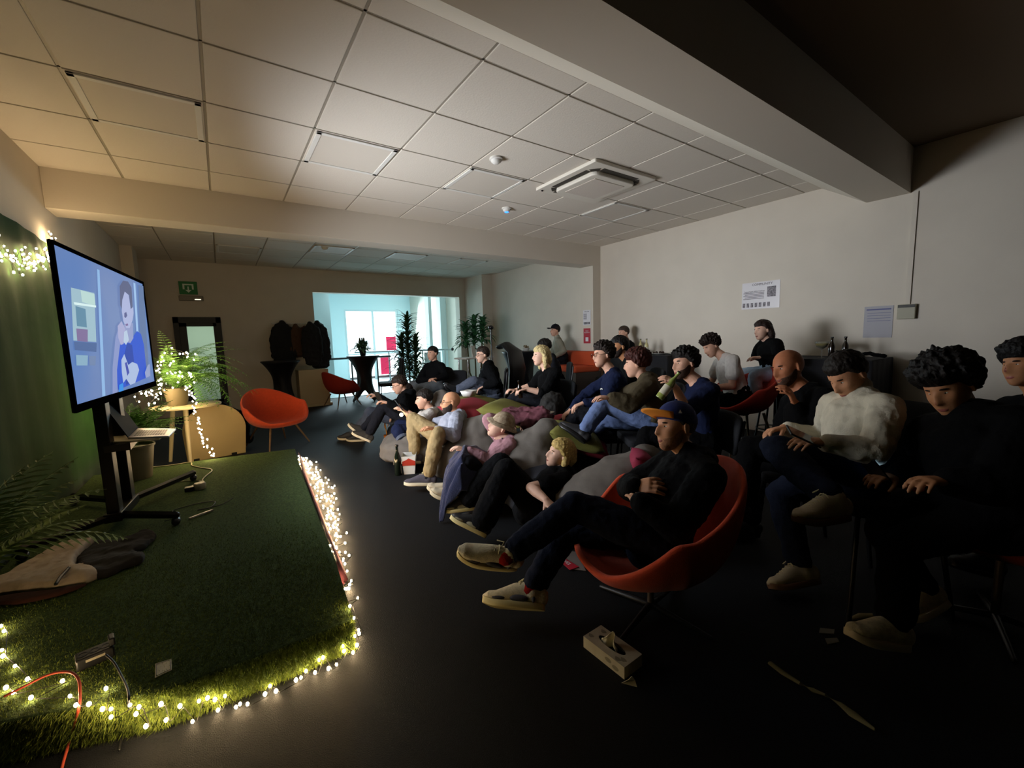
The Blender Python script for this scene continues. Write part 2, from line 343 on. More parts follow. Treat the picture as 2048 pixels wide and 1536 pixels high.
# air conditioning cassette
cx, cy = 3.63, 3.49
t = thing('ceiling_air_conditioner', 'white square air conditioning cassette set in the tiled ceiling', 'air conditioner', (cx, cy, H))
def rsq(w, r, n=6):
    out = []
    for qx, qy, a0 in ((1, 1, 0), (-1, 1, 90), (-1, -1, 180), (1, -1, 270)):
        for k in range(n + 1): a = math.radians(a0 + 90 * k / n); out.append((qx * (w - r) + r * math.cos(a), qy * (w - r) + r * math.sin(a)))
    return out
m_ac = mat('ac_plastic', 'd8d2c6', 0.5)
MB().prism(rsq(0.475, 0.02), -0.035, 0.0).obj('cover_panel', m_ac, t, smooth=False, bevel=0.006)
sl = MB()
for k in range(4):
    R = Matrix.Rotation(math.radians(90 * k), 4, 'Z')
    o_, i_ = rsq(0.40, 0.13, 8), None
    sl.box((-0.27, 0.33, -0.0375), (0.27, 0.40, -0.034), R)
    sl.prism([(0.30, 0.385), (0.345, 0.345), (0.385, 0.30), (0.33, 0.27), (0.27, 0.33)], -0.0375, -0.034, R)
sl.obj('air_slot', mat('ac_slot', '3a352d', 0.8), t, smooth=False)
fl = MB()
for k in range(4): fl.box((-0.25, 0.345, -0.05), (0.25, 0.41, -0.04), Matrix.Rotation(math.radians(90 * k), 4, 'Z') @ Matrix.Rotation(0.12, 4, 'X'))
fl.obj('air_flap', m_ac, t, smooth=False, bevel=0.003)
MB().prism(rsq(0.325, 0.07), -0.075, -0.033).obj('centre_cover', m_ac, t, smooth=False, bevel=0.012)
MB().prism(rsq(0.235, 0.01), -0.079, -0.072).obj('intake_grille', mat('ac_grille', 'cdc3b8', 0.8, bump=0.3, bscale=200), t, smooth=False)
MB().ball((-0.42, 0.42, -0.036), 0.014).obj('sensor', m_black, t)
# detectors
def detector(px, py, lab, blue=False, s=1):
    p = PZ(px, py, H); t = thing('smoke_detector', lab, 'detector', (p[0], p[1], H))
    MB().lathe([(0.062 * s, 0), (0.065 * s, -0.015 * s), (0.06 * s, -0.02 * s)]).obj('base', m_white, t)
    MB().lathe([(0.05 * s, -0.018 * s), (0.048 * s, -0.035 * s), (0.03 * s, -0.05 * s), (0.012, -0.055 * s)]).obj('cap', m_white, t)
    if blue: MB().lathe([(0.026, -0.048), (0.026, -0.056), (0.018, -0.058)]).obj('light_ring', mat('blue_led', '2060ff', emit='1f60ff', es=6), t)
detector(992, 316, 'white smoke detector on the ceiling left of the air conditioning unit')
detector(1013, 416, 'white ceiling device with a glowing blue ring', True)
detector(650, 494, 'small dark smoke detector on the rear ceiling past the beam')
# right wall: cable trunking, switch, posters
struct(MB().box((XR - 0.03, 1.30, 1.68), (XR - 0.01, 1.34, 2.87)).obj('trim_13', m_beam, smooth=False))
t = thing('wall_switch', 'small beige switch box on the right wall below the cable duct', 'switch', (XR - 0.012, 1.32, 1.60))
MB().box((-0.05, -0.075, -0.08), (0, 0.075, 0.08)).obj('housing', mat('beige_plastic', '9c9782', 0.5), t, smooth=False, bevel=0.006)
MB().box((-0.053, -0.07, 0.045), (-0.048, 0.07, 0.075)).obj('dark_strip', mat('dark_strip', '2b281f', 0.5), t, smooth=False)
m_paper = mat('paper', 'd9d6da', 0.25); m_ink = mat('print_ink', '4a454d', 0.6); m_redp = mat('poster_red', 'a3182c', 0.5)
Mr = Matrix(((0, 0, -1, 0), (-1, 0, 0, 0), (0, 1, 0, 0), (0, 0, 0, 1)))   # local (x right, y up) seen from the room, on the right wall
def poster(t, w, h, m): return MB().box((-0.004, -w / 2, -h / 2), (0, w / 2, h / 2)).obj('sheet', m, t, smooth=False)
t = thing('notice', 'white laminated notice with a title and text lines on the right wall', 'poster', (XR - 0.013, 2.865, 1.93))
poster(t, 0.50, 0.37, m_paper)
text_mesh('title', 'COMMUNITY', 0.045, m_ink, Matrix.Translation((-0.005, -0.02, 0.15)) @ Mr, t)
text_mesh('heading', 'Important information', 0.03, m_ink, Matrix.Translation((-0.005, 0.08, 0.06)) @ Mr, t)
q = MB()
for k in range(5): q.box((-0.0055, -0.05, 0.035 - k * 0.02), (-0.004, 0.23 - 0.02 * (k % 2), 0.042 - k * 0.02))
q.obj('text_lines', m_ink, t, smooth=False)
q = MB(); q.box((-0.0055, -0.2, -0.03), (-0.004, -0.09, 0.11))
for k in range(7): q.box((-0.0055, 0.2 - k * 0.055, -0.16), (-0.004, 0.235 - k * 0.055, -0.10))
q.obj('printed_picture', mat('print_grey', '6f6a70', 0.5, var=0.6, vscale=60), t, smooth=False)
t = thing('sheet_notice', 'plain pale sheet with faint blue text lines left of the switch box', 'poster', (XR - 0.013, 1.565, 1.50))
poster(t, 0.26, 0.36, mat('pale_paper', 'a9a7ad', 0.7))
q = MB(); q.box((-0.0055, -0.11, 0.135), (-0.004, 0.11, 0.15))
for k in range(4): q.box((-0.0055, -0.11, 0.1 - k * 0.03), (-0.004, 0.1, 0.104 - k * 0.03))
q.obj('text_lines', mat('blue_ink', '565a86', 0.6), t, smooth=False)
# posters on the pillar's side
t = thing('pillar_notice', 'white notice with printed rows on the pillar, above the red one', 'poster', (6.06, 6.05, 1.79))
poster(t, 0.21, 0.30, m_paper)
text_mesh('title', 'WELCOME', 0.028, m_ink, Matrix.Translation((-0.005, 0, 0.12)) @ Mr, t)
q = MB()
for k in range(6): q.box((-0.0055, 0.0, 0.07 - k * 0.02), (-0.004, 0.09, 0.078 - k * 0.02))
for k in range(5): q.box((-0.0055, 0.06 - k * 0.035, -0.13), (-0.004, 0.085 - k * 0.035, -0.085))
q.obj('text_lines', m_ink, t, smooth=False)
t = thing('red_notice', 'dark red notice with pale lettering on the pillar', 'poster', (6.06, 6.05, 1.43))
poster(t, 0.19, 0.30, m_redp)
text_mesh('lettering', 'YOUR\nFEEDBACK', 0.032, m_paper, Matrix.Translation((-0.005, 0, 0.08)) @ Mr, t)
MB().box((-0.0055, -0.04, -0.11), (-0.004, 0.04, -0.03)).obj('printed_panel', m_paper, t, smooth=False)
# ================================================================ stage, television and string lights
SZ = 0.15
m_turf = mat('turf', '475732', 0.95, bump=0.9, bscale=240, var=0.35, vscale=90, spec=0.1)
m_maroon = mat('maroon_carpet', '5c2730', 0.95, bump=0.4, bscale=200)
top = [(0.40, 1.93), (0.45, 2.55), (0.49, 3.33), (0.56, 4.6), (0.64, 5.68), (-0.2, 5.82), (-1.2, 5.9), (-1.2, 2.36), (-0.75, 2.12), (-0.40, 1.99), (-0.30, 1.95), (0.05, 1.93)]
st = thing('stage_platform', 'low platform covered in green artificial turf under the television', 'platform')
n = len(top)
MB().prism(top, 0.0, SZ).obj('turf_cover', m_turf, st, smooth=False, bevel=0.012)
sd = MB(); e = [(0.412, 2.5), (0.455, 2.55), (0.50, 3.33), (0.57, 4.6), (0.648, 5.5)]
sd.add([(x + 0.004, y, SZ - 0.01) for x, y in e] + [(x + 0.055, y, 0.004) for x, y in e], [(i, i + 1, 6 + i, 5 + i) for i in range(4)])
sd.obj('side_carpet', m_maroon, st, solid=0.004)
# blades of the artificial turf on the front face and near the front
bl = MB(); rnd = random.Random(3); vs = []; fs = []
def blade(p, nrm, h):
    w = 0.0016; a = rnd.uniform(0, 6.28); dx, dy = math.cos(a) * w, math.sin(a) * w
    t = np.array(p) + np.array(nrm) * h + np.array([rnd.gauss(0, h * 0.45), rnd.gauss(0, h * 0.45), rnd.gauss(0, h * 0.3) - (0.3 * h if nrm[2] == 0 else 0)])
    k = len(vs); s_ = (dx, dy, 0) if nrm[2] else (dx, 0, dy)
    vs.extend([(p[0] - s_[0], p[1] - s_[1], p[2] - s_[2]), (p[0] + s_[0], p[1] + s_[1], p[2] + s_[2]), tuple(t)]); fs.append((k, k + 1, k + 2))
fr = [(-1.2, 2.36), (-0.75, 2.12), (-0.40, 1.99), (-0.30, 1.95), (0.05, 1.93), (0.40, 1.93)]
for _ in range(26000):
    x = rnd.uniform(-1.2, 0.4)
    for a, b in zip(fr, fr[1:]):
        if a[0] <= x <= b[0]: y = a[1] + (b[1] - a[1]) * (x - a[0]) / (b[0] - a[0])
    blade((x, y + 0.003, rnd.uniform(0.0, SZ)), (0, -1, 0), rnd.uniform(0.010, 0.022))
for _ in range(42000):
    x = rnd.uniform(-1.2, 0.42); y = 1.95 + abs(rnd.gauss(0, 0.75))
    if y > 5 or (x < -0.3 and y < 1.95 + (-0.3 - x) * 0.42) or x > 0.4 + (y - 1.93) * 0.06: continue
    blade((x, y, SZ - 0.002), (0, 0, 1), rnd.uniform(0.006, 0.012))
bl.add(vs, fs); o = bl.obj('turf_blades', mat('turf_blade', '66742e', 0.8, var=0.3, vscale=40, spec=0.2), st, smooth=False); o['kind'] = 'stuff'

# --- television
def scr(px, py, off=0.0):
    """where the sight line meets the screen plane -> (u along the screen, v up)"""
    r = ray(px, py); nn = np.array(TVNRM); o_ = np.array(TVN) + nn * off; t = np.dot(o_ - CAM, nn) / np.dot(r, nn); p = CAM + r * t
    return float(np.dot(p - np.array(TVN), np.array(TVD))), float(p[2])
MT = Matrix(((TVD.x, 0, TVNRM.x, TVN.x), (TVD.y, 0, TVNRM.y, TVN.y), (0, 1, 0, 0), (0, 0, 0, 1)))   # local (u, v, outward)
t = thing('television', 'large black flat television on a stand, showing a boy in a blue shirt', 'television')
b_ = MB(); b_.box((0, TVZ0, -0.014), (TVW, TVZ1, -0.004), MT).box((0.15, TVZ0 + 0.1, -0.055), (TVW - 0.15, TVZ1 - 0.12, -0.013), MT); o = b_.obj('cabinet', m_black, t, smooth=False, bevel=0.006)
b_ = MB()
for a in ((0, TVZ0, -0.006, 0.022, TVZ1), (TVW - 0.022, TVZ0, -0.006, TVW, TVZ1)): b_.box((a[0], a[1], a[2]), (a[3], a[4], 0.008), MT)
b_.box((0, TVZ0, -0.006), (TVW, TVZ0 + 0.045, 0.008), MT).box((0, TVZ1 - 0.022, -0.006), (TVW, TVZ1, 0.008), MT)
b_.obj('bezel', mat('bezel', '070609', 0.8, spec=0.0), t, smooth=False)
def em(name, c, s=1.0): return mat('scr_' + name, c if not isinstance(c, tuple) else c, 0.3, emit=c, es=s)
def scr_mat():
    m = bpy.data.materials.new('screen_backdrop'); m.use_nodes = True; nt = m.node_tree; b = nt.nodes['Principled BSDF']
    b.inputs['Base Color'].default_value = (0.01, 0.01, 0.01, 1); b.inputs['Roughness'].default_value = 0.6; b.inputs['Specular IOR Level'].default_value = 0.03
    tc = nt.nodes.new('ShaderNodeTexCoord'); n1 = nt.nodes.new('ShaderNodeTexNoise'); n1.inputs['Scale'].default_value = 1.3
    nt.links.new(tc.outputs['Object'], n1.inputs['Vector']); r = nt.nodes.new('ShaderNodeValToRGB')
    r.color_ramp.elements[0].color = rgb('5578b4'); r.color_ramp.elements[1].color = rgb('7286b4'); r.color_ramp.elements[0].position = 0.3; r.color_ramp.elements[1].position = 0.7
    nt.links.new(n1.outputs['Fac'], r.inputs['Fac']); nt.links.new(r.outputs['Color'], b.inputs['Emission Color']); b.inputs['Emission Strength'].default_value = 1.0; return m
b_ = MB(); b_.box((0.02, TVZ0 + 0.043, -0.004), (TVW - 0.02, TVZ1 - 0.02, 0.001), MT); scn = b_.obj('screen', scr_mat(), t, smooth=False)
layers = [
 ('window_view', '9bb9c6', [(141, 575), (188, 586), (192, 684), (146, 681)]), ('window_arch', '5f87a0', [(150, 612), (170, 618), (173, 655), (153, 652)]),
 ('window_arch_light', 'b7d4cf', [(160, 580), (163, 604), (190, 612), (188, 588)]), ('window_sill', 'd5eceb', [(146, 604), (191, 611), (191, 615), (147, 609)]),
 ('pink_patch', '7d6a95', [(151, 657), (174, 659), (174, 684), (153, 682)]), ('street', '4c6496', [(146, 683), (192, 686), (191, 704), (148, 700)]),
 ('logo_patch', '86a9c0', [(150, 710), (174, 711), (173, 731), (151, 731)]), ('logo_patch_right', '6f83a9', [(176, 712), (190, 712), (189, 731), (177, 731)]),
 ('post_left', '8db4e0', [(192, 538), (197, 540), (209, 794), (203, 797)]), ('post_right', '9dbfe6', [(265, 565), (269, 567), (275, 664), (271, 664)]),
 ('grey_side', '5e739c', [(275, 570), (294, 576), (297, 752), (290, 755), (278, 660)]),
 ('shirt', '2650c8', [(231, 690), (240, 680), (252, 684), (262, 676), (272, 662), (280, 668), (286, 690), (291, 740), (290, 756), (234, 780), (229, 740)]),
 ('shirt_shadow', '1d3ea4', [(252, 686), (262, 690), (270, 760), (250, 770), (244, 720)]),
 ('shirt_drawing', 'a7b9dc', [(240, 720), (246, 708), (254, 730), (262, 724), (272, 728), (276, 740), (268, 766), (258, 770), (250, 758), (244, 766), (241, 745)]),
 ('shirt_stroke', '3f49a8', [(247, 726), (251, 724), (256, 745), (252, 752)]),
 ('sleeve', '8793c4', [(228, 675), (236, 650), (243, 655), (237, 690), (231, 740), (232, 785), (222, 788), (222, 735)]),
 ('neck', '9098c2', [(244, 650), (263, 646), (264, 676), (258, 686), (248, 684)]),
 ('hand', 'a5a6cc', [(232, 652), (240, 642), (248, 660), (244, 688), (238, 690), (233, 675)]),
 ('hair', '5b5f80', [(236, 572), (243, 561), (253, 563), (260, 575), (262, 612), (259, 622), (255, 590), (247, 584), (241, 600), (240, 618), (237, 610)]),
 ('face', 'a9b0d6', [(241, 600), (246, 583), (254, 590), (258, 618), (263, 614), (264, 626), (262, 640), (256, 656), (249, 656), (243, 642), (240, 622)]),
 ('eye_shadow', '5a5c8c', [(245, 626), (249, 624), (251, 631), (248, 636), (245, 634)]), ('mouth_mark', '7b6a98', [(247, 648), (252, 647), (253, 651), (248, 652)]),
 ('paper_scrap', 'b4c6dc', [(244, 664), (250, 660), (254, 680), (248, 690), (243, 684)]), ('cyan_corner', '2f8ce0', [(234, 770), (242, 766), (243, 782), (234, 786)]),
 ('grey_lump', '8f9cc4', [(286, 745), (292, 730), (296, 728), (297, 752), (288, 756)])]
for k, (nm, c, poly) in enumerate(layers):
    uv = [scr(*q) for q in poly]; z = 0.0016 + 0.00045 * k
    uv = [(min(max(u, 0.024), TVW - 0.024), min(max(v, TVZ0 + 0.047), TVZ1 - 0.024)) for u, v in uv]
    MB().add([tuple(MT @ Vector((u, v, z))) for u, v in uv], [tuple(range(len(uv)))]).obj(nm, mat('picture_' + nm, '101010', 0.6, emit=c, es=1.0, spec=0.03), scn, smooth=False)
# --- the stand
m_stand = mat('stand_metal', '17140f', 0.4, 0.6)
t = thing('television_stand', 'black rolling television stand with two columns and a pale laptop shelf', 'stand')
cb = TVC - TVNRM * 0.10
for s in (-0.15, 0.15):
    c = cb + TVD * s; MB().box((-0.035, -0.045, SZ + 0.09), (0.035, 0.045, TVZ0 + 0.5), Matrix.Translation((c.x, c.y, 0)) @ Matrix.Rotation(math.atan2(TVD.y, TVD.x) - math.pi / 2, 4, 'Z')).obj('column', m_stand, t, smooth=False, bevel=0.005)
c = cb; MB().box((-0.05, -0.22, SZ + 0.055), (0.05, 0.22, SZ + 0.12), Matrix.Translation((c.x, c.y, 0)) @ Matrix.Rotation(math.atan2(TVD.y, TVD.x) - math.pi / 2, 4, 'Z')).obj('base_bar', m_stand, t, smooth=False, bevel=0.005)
for (x, y) in ((-0.33, 4.98), (-0.38, 3.80), (-1.12, 3.75), (-1.12, 4.85)):
    s = 0.16 if y > 4.2 else -0.16
    MB().tube([(c.x, c.y + s, SZ + 0.09), (x, y, SZ + 0.075)], 0.028, 6).obj('foot', m_stand, t)
    MB().tube([(x, y - 0.015, SZ + 0.03), (x, y + 0.015, SZ + 0.03)], 0.028, 12).obj('caster', m_black, t)
lp = PZ(275, 869, 0.70); sp = [PZ(200, 885, 0.775), PZ(262, 881, 0.775), PZ(318, 876, 0.775), PZ(345, 858, 0.775), PZ(235, 857, 0.775)]
MB().prism([(p[0], p[1]) for p in sp], 0.76, 0.775).obj('shelf', mat('pale_wood', 'c8b894', 0.5, var=0.1, vscale=20), t, smooth=False, bevel=0.003)
MB().box((c.x - 0.02, c.y - 0.2, 0.71), (c.x + 0.12, c.y + 0.1, 0.76)).obj('shelf_bracket', m_stand, t, smooth=False)
# laptop
lq = [PZ(256, 876, 0.785), PZ(338, 873, 0.785), PZ(352, 858, 0.785), PZ(276, 857, 0.785)]
t = thing('laptop', 'open silver laptop with a dark screen on the stand shelf', 'laptop')
m_lap = mat('laptop_silver', 'bdbcc0', 0.35, 0.6)
MB().prism([(p[0], p[1]) for p in lq], 0.776, 0.790).obj('base', m_lap, t, smooth=False, bevel=0.003)
kb = MB(); A, B_, C_, D_ = [V3((p[0], p[1], 0.7905)) for p in lq]
for i in range(5):
    for j in range(12):
        u0, u1, v0, v1 = 0.1 + j * 0.065, 0.155 + j * 0.065, 0.12 + i * 0.12, 0.21 + i * 0.12
        pt = lambda v, u: A + (B_ - A) * u + (D_ - A) * v
        kb.add([pt(v0, u0), pt(v0, u1), pt(v1, u1), pt(v1, u0)], [(0, 1, 2, 3)])
kb.obj('keyboard', mat('keys', '3a3a40', 0.5), t, smooth=False)
s0, s1 = V3((lq[0][0], lq[0][1], 0.79)), V3((lq[3][0], lq[3][1], 0.79)); up = V3((-0.10, 0.0, 0.235))
MB().add([s0, s1, s1 + up, s0 + up], [(0, 1, 2, 3)]).obj('lid', mat('laptop_screen', '0c0b10', 0.8, spec=0.05), t, smooth=False, solid=0.006)

# --- string lights
m_bulb = mat('bulb_glow', 'fff0c0', 0.3, emit='ffdba6', es=135)
m_cord = mat('dark_cord', '16170f', 0.6)
bulb_me = None
def bulb(parent, p, r=0.0085):
    global bulb_me
    if bulb_me is None:
        o = MB().ball((0, 0, 0), 1.0, 8).obj('bulb', m_bulb, parent); bulb_me = o.data
    else:
        o = bpy.data.objects.new('bulb', bulb_me); COL.objects.link(o); o.parent = parent
    o.location = p; o.scale = (r, r, r * 1.3)
def string_light(lab, path, nb, jit, r=0.0085, seed=1, zmin=0.012, wall=False, group=None):
    rn = random.Random(seed); t = thing('string_light', lab, 'string light', group=group)
    P = [V3(p) for p in path]; L = [np.linalg.norm(b - a) for a, b in zip(P, P[1:])]; T = sum(L)
    def at(s):
        for a, b, l in zip(P, P[1:], L):
            if s <= l: return a + (b - a) * (s / max(l, 1e-6))
            s -= l
        return P[-1]
    cord = []
    for k in range(nb):
        q = at(T * (k + 0.5) / nb) + V3((rn.gauss(0, jit[0]), rn.gauss(0, jit[1]), rn.gauss(0, jit[2])))
        if wall: q[0] = max(q[0], XL + 0.045)
        else: q[2] = max(q[2], zmin)
        bulb(t, tuple(q), r * rn.uniform(0.8, 1.15)); 
        w = q + V3((rn.gauss(0, 0.012), rn.gauss(0, 0.012), -0.004)); w[2] = max(w[2], 0.004)
        if wall: w[0] = XL + 0.04
        cord.append(w)
    MB().tube(cord, 0.0018, 4, dome=False).obj('cord', m_cord, t, smooth=True); return t
WL = [PX(px, py, XL + 0.05) for px, py in ((-60, 470), (-20, 495), (0, 500), (20, 515), (45, 526), (62, 530), (85, 520), (103, 503), (114, 490), (103, 482), (95, 508), (62, 520), (30, 512), (0, 512))]
string_light('warm string light looped over the top of the green backdrop', WL, 92, (0.006, 0.06, 0.045), 0.0068, 2, wall=True)
E1 = [(598, 912), (612, 930), (628, 955), (640, 985), (652, 1015), (660, 1045), (667, 1070), (675, 1100), (678, 1120)]
E2 = [(603, 915), (628, 938), (645, 958), (657, 975), (664, 1000), (670, 1030), (676, 1060), (682, 1090), (690, 1118), (690, 1150), (696, 1180), (700, 1212), (708, 1238), (712, 1262)]
string_light('warm string light lying along the foot of the platform side, nearer the turf', [PZ(x, y, 0.03) for x, y in E1], 84, (0.024, 0.05, 0.012), 0.0068, 3)
string_light('warm string light strand on the dark carpet beside the platform, farther from the turf', [PZ(x, y, 0.02) for x, y in E2], 92, (0.03, 0.05, 0.006), 0.0068, 4)
def front(px, py):
    p = PZ(px, py, SZ + 0.018)
    yl = 1.95 if p[0] > -0.3 else 1.95 + (-0.3 - p[0]) * 0.42
    if p[1] < yl:
        p = PY(px, py, yl - 0.035)
        if p[2] < 0.015: p = PZ(px, py, 0.015)
    return p
FL = [(2, 1252), (8, 1262), (4, 1300), (6, 1312), (30, 1332), (55, 1358), (12, 1375), (26, 1385), (125, 1362), (62, 1395), (140, 1392), (152, 1410), (178, 1408), (212, 1377), (205, 1418), (222, 1418), (222, 1434), (260, 1410), (278, 1414), (292, 1452), (272, 1428), (322, 1408), (332, 1440), (360, 1412), (385, 1443), (398, 1402), (415, 1396), (430, 1399), (436, 1420), (450, 1392), (472, 1414), (480, 1408), (495, 1408), (530, 1388), (540, 1372), (552, 1382), (592, 1360), (602, 1355), (612, 1342), (630, 1345), (638, 1320), (646, 1315), (657, 1337), (673, 1329), (688, 1302), (686, 1292), (706, 1305), (714, 1290), (710, 1272), (717, 1260), (708, 1236), (700, 1212)]
t = thing('string_light', 'warm string light along the front edge of the turf platform, trailing off to the left', 'string light')
rn = random.Random(9); cord = []
for px, py in FL:
    p = front(px, py); bulb(t, tuple(p), 0.0062 * rn.uniform(0.85, 1.2)); cord.append(p + V3((0.012, -0.008, -0.006)))
MB().tube([V3((p[0], p[1], max(p[2], 0.006))) for p in cord], 0.0017, 4, dome=False).obj('cord', m_cord, t)
# ================================================================ furniture and plants
m_orange = mat('orange_wool', 'c04626', 0.9, bump=0.35, bscale=320, var=0.06, vscale=30, sheen=0.15, spec=0.2)
m_oak = mat('oak_leg', '6a5238', 0.5, var=0.15, vscale=25)
def face_rot(fx, fy, _z=0): return math.atan2(-fx, fy)
def shell_chair(lab, loc, facing, cushion=m_orange, legs=m_oak, s=1.2, dz=-0.17, group='orange shell armchairs', pedestal=False):
    """rounded upholstered shell armchair, facing local +Y"""
    t = thing('shell_armchair', lab, 'chair', loc, face_rot(*facing), group)
    nu, nv = 56, 14; vs = []; fs = []
    def rim(a):                                           # a=0 front, pi back
        b = 0.5 - 0.5 * math.cos(a)                       # 0 front -> 1 back
        z = 0.455 + 0.19 * min(1, max(0, (b - 0.10) / 0.35)) ** 1.2 * (1 if b < 0.45 else 1) + 0.17 * max(0, (b - 0.55) / 0.45) ** 1.3
        rx = 0.335 + 0.02 * math.sin(a) ** 2; ry = 0.30 if b < 0.5 else 0.31
        return rx * math.sin(a) * (1.0 if b < 0.6 else 0.97), ry * math.cos(a) + 0.02 - 0.05 * max(0, b - 0.6), z
    for j in range(nv + 1):
        v = j / nv
        for i in range(nu):
            a = 2 * math.pi * i / nu; x, y, z = rim(a)
            k = math.sin(v * math.pi / 2) ** 0.75; h = (1 - math.cos(v * math.pi / 2)) ** 1.15
            vs.append((x * k * s, (y * k - 0.01 * (1 - k)) * s, (0.385 + (z - 0.385) * h) * s + dz))
    c = len(vs); vs = vs[nu:]                              # drop the degenerate ring
    for j in range(nv - 1):
        for i in range(nu): a, b = j * nu + i, j * nu + (i + 1) % nu; fs.append((a, b, b + nu, a + nu))
    vs.append((0, -0.01 * s, 0.385 * s + dz)); q = len(vs) - 1
    for i in range(nu): fs.append((q, (i + 1) % nu, i))
    MB().add(vs, fs).obj('shell', cushion, t, solid=0.032, subd=1)
    if pedestal:
        MB().tube([(0, 0.02, 0.40 * s + dz), (0, 0.02, 0.03)], 0.016, 12).obj('column', mat('dull_steel', '5b5048', 0.5, 0.5), t)
        for k in range(4): a = 0.785 + 1.5708 * k; MB().tube([(0, 0.02, 0.045), (0.30 * math.cos(a), 0.02 + 0.30 * math.sin(a), 0.012)], [0.018, 0.011], 8).obj('base_arm', m_black, t)
        return t
    for x, y in ((-1, 1), (1, 1), (-1, -1), (1, -1)):
        MB().tube([(0.15 * x * s, 0.13 * y * s, 0.385 * s + dz), (0.25 * x * s, 0.24 * y * s, 0)], [0.016, 0.010], 10, dome=False).obj('leg', legs, t)
    return t
shell_chair('empty bright orange shell armchair standing just behind the turf platform', (0.55, 6.75, 0), (0.45, -0.89))
shell_chair('dark red shell armchair seen from behind beside the white cabinet', (2.15, 9.9, 0), (0.95, 0.3), mat('dark_red_wool', 'a52c1c', 0.9, bump=0.3, bscale=320))

# coat rack, coats, cabinet
t = thing('coat_rail', 'thin pale coat rail with hooks on the back wall', 'coat rack', (0, 0, 0))
MB().tube([(0.98, YB - 0.05, 1.90), (1.99, YB - 0.05, 1.90)], 0.012).obj('rail', m_white, t)
for k in range(8): MB().tube([(1.04 + k * 0.13, YB - 0.03, 1.90), (1.04 + k * 0.13, YB - 0.11, 1.87), (1.04 + k * 0.13, YB - 0.11, 1.92)], 0.006, 6).obj('hook', m_white, t)
def coat(lab, x, w, ztop, zbot, m, cat='coat', th=0.10, y=YB - 0.18, seed=1, name='coat'):
    rn = random.Random(seed); mb = MB(); h = ztop - zbot
    mb.tube([(x, y, ztop), (x, y, ztop - 0.06), (x, y, ztop - 0.2 * h), (x, y, ztop - 0.55 * h), (x + 0.01, y, zbot + 0.04)], [w * 0.12, w * 0.28, w * 0.42, w * 0.5, w * 0.46], 16, flat=[th * 0.4, th * 0.7, th, th, th * 0.8], lat=(1, 0, 0))
    for s in (-1, 1): mb.tube([(x + s * w * 0.33, y, ztop - 0.16 * h), (x + s * w * 0.46, y - 0.03, ztop - 0.45 * h), (x + s * w * 0.45, y - 0.04, ztop - 0.8 * h)], [0.055, 0.05, 0.045], 10)
    o = mb.obj(name, m, remesh=0.014, disp=0.05, dscale=0.10, smit=2); tag(o, lab, cat); return o
m_coatk = mat('black_coat', '0d0e12', 0.85, bump=0.3, bscale=40)
coat('black coat hanging at the left end of the coat rail', 1.16, 0.50, 1.93, 0.98, m_coatk, seed=1)
coat('brown jacket hanging second from the left on the coat rail', 1.44, 0.34, 1.86, 1.15, mat('brown_coat', '4a3120', 0.85, bump=0.3, bscale=40), seed=2)
coat('small reddish brown scarf hanging between the brown jacket and the dark coats', 1.62, 0.20, 1.84, 1.32, mat('scarf_red', '4b2a22', 0.9, var=0.4, vscale=40), cat='scarf', th=0.06, seed=3, name='scarf')
coat('long black coat at the right end of the coat rail', 1.90, 0.42, 1.93, 0.86, mat('navy_coat', '0c0f16', 0.8, bump=0.3, bscale=40), seed=4, y=YB - 0.2)
coat('black padded coat hanging next to the rightmost long coat', 1.72, 0.40, 1.90, 0.95, m_coatk, seed=5, y=YB - 0.35)
t = thing('white_cabinet', 'low white cabinet below the hanging coats', 'cabinet', (1.68, YB - 0.36, 0))
MB().box((-0.32, -0.24, 0.06), (0.30, 0.24, 0.84)).obj('body', mat('cabinet_white', 'b9a98a', 0.6), t, smooth=False, bevel=0.006)
MB().box((-0.34, -0.27, 0), (0.34, 0.26, 0.06)).obj('plinth', _M['cabinet_white'], t, smooth=False, bevel=0.006)

def cover_table(lab, x, y, r=0.4, h=1.1, col=None, rot=0.4, waist=0.45, group='bar tables in dark stretch covers', name='bar_table'):
    """standing table under a stretch cover with four pointed feet"""
    m = col or mat('black_stretch_cover', '0e0f13', 0.6, bump=0.1, bscale=20, spec=0.4)
    t = thing(name, lab, 'table', (x, y, 0), rot, group)
    MB().lathe([(r * 0.96, h - 0.025), (r, h - 0.018), (r, h - 0.004), (r * 0.97, h)], 40).obj('tabletop', m, t)
    nu, nv = 48, 22; vs = []; fs = []
    for j in range(nv + 1):
        v = j / nv
        for i in range(nu):
            a = 2 * math.pi * i / nu; c4 = abs(math.cos(2 * a)) ** 3      # four feet
            wst = waist * (1 - 0.15 * c4)
            if v < 0.55: k = v / 0.55; rr = r * (1 - (1 - wst) * math.sin(k * math.pi / 2) ** 0.9)
            else: k = (v - 0.55) / 0.45; rr = r * (wst + (0.95 * c4 + 0.45 * (1 - c4) - wst) * k ** 1.5)
            zb = 0.02 + 0.30 * (1 - c4) * (0.6 + 0.4 * math.sin(a) ** 2)
            vs.append((rr * math.cos(a), rr * math.sin(a), (h - 0.01) + (zb - h + 0.01) * v))
    for j in range(nv):
        for i in range(nu): a, b = j * nu + i, j * nu + (i + 1) % nu; fs.append((a, a + nu, b + nu, b))
    MB().add(vs, fs).obj('cover', m, t, solid=0.006)
    for k in range(4): a = math.pi / 2 * k; MB().tube([(0.1 * math.cos(a), 0.1 * math.sin(a), 0.5), (r * 0.9 * math.cos(a), r * 0.9 * math.sin(a), 0.0)], 0.014, 8, dome=False).obj('leg', m_black, t)
    return t
cover_table('tall round bar table in a black stretch cover standing in front of the bright opening', 2.80, 10.35, 0.38, 1.1, rot=0.35)
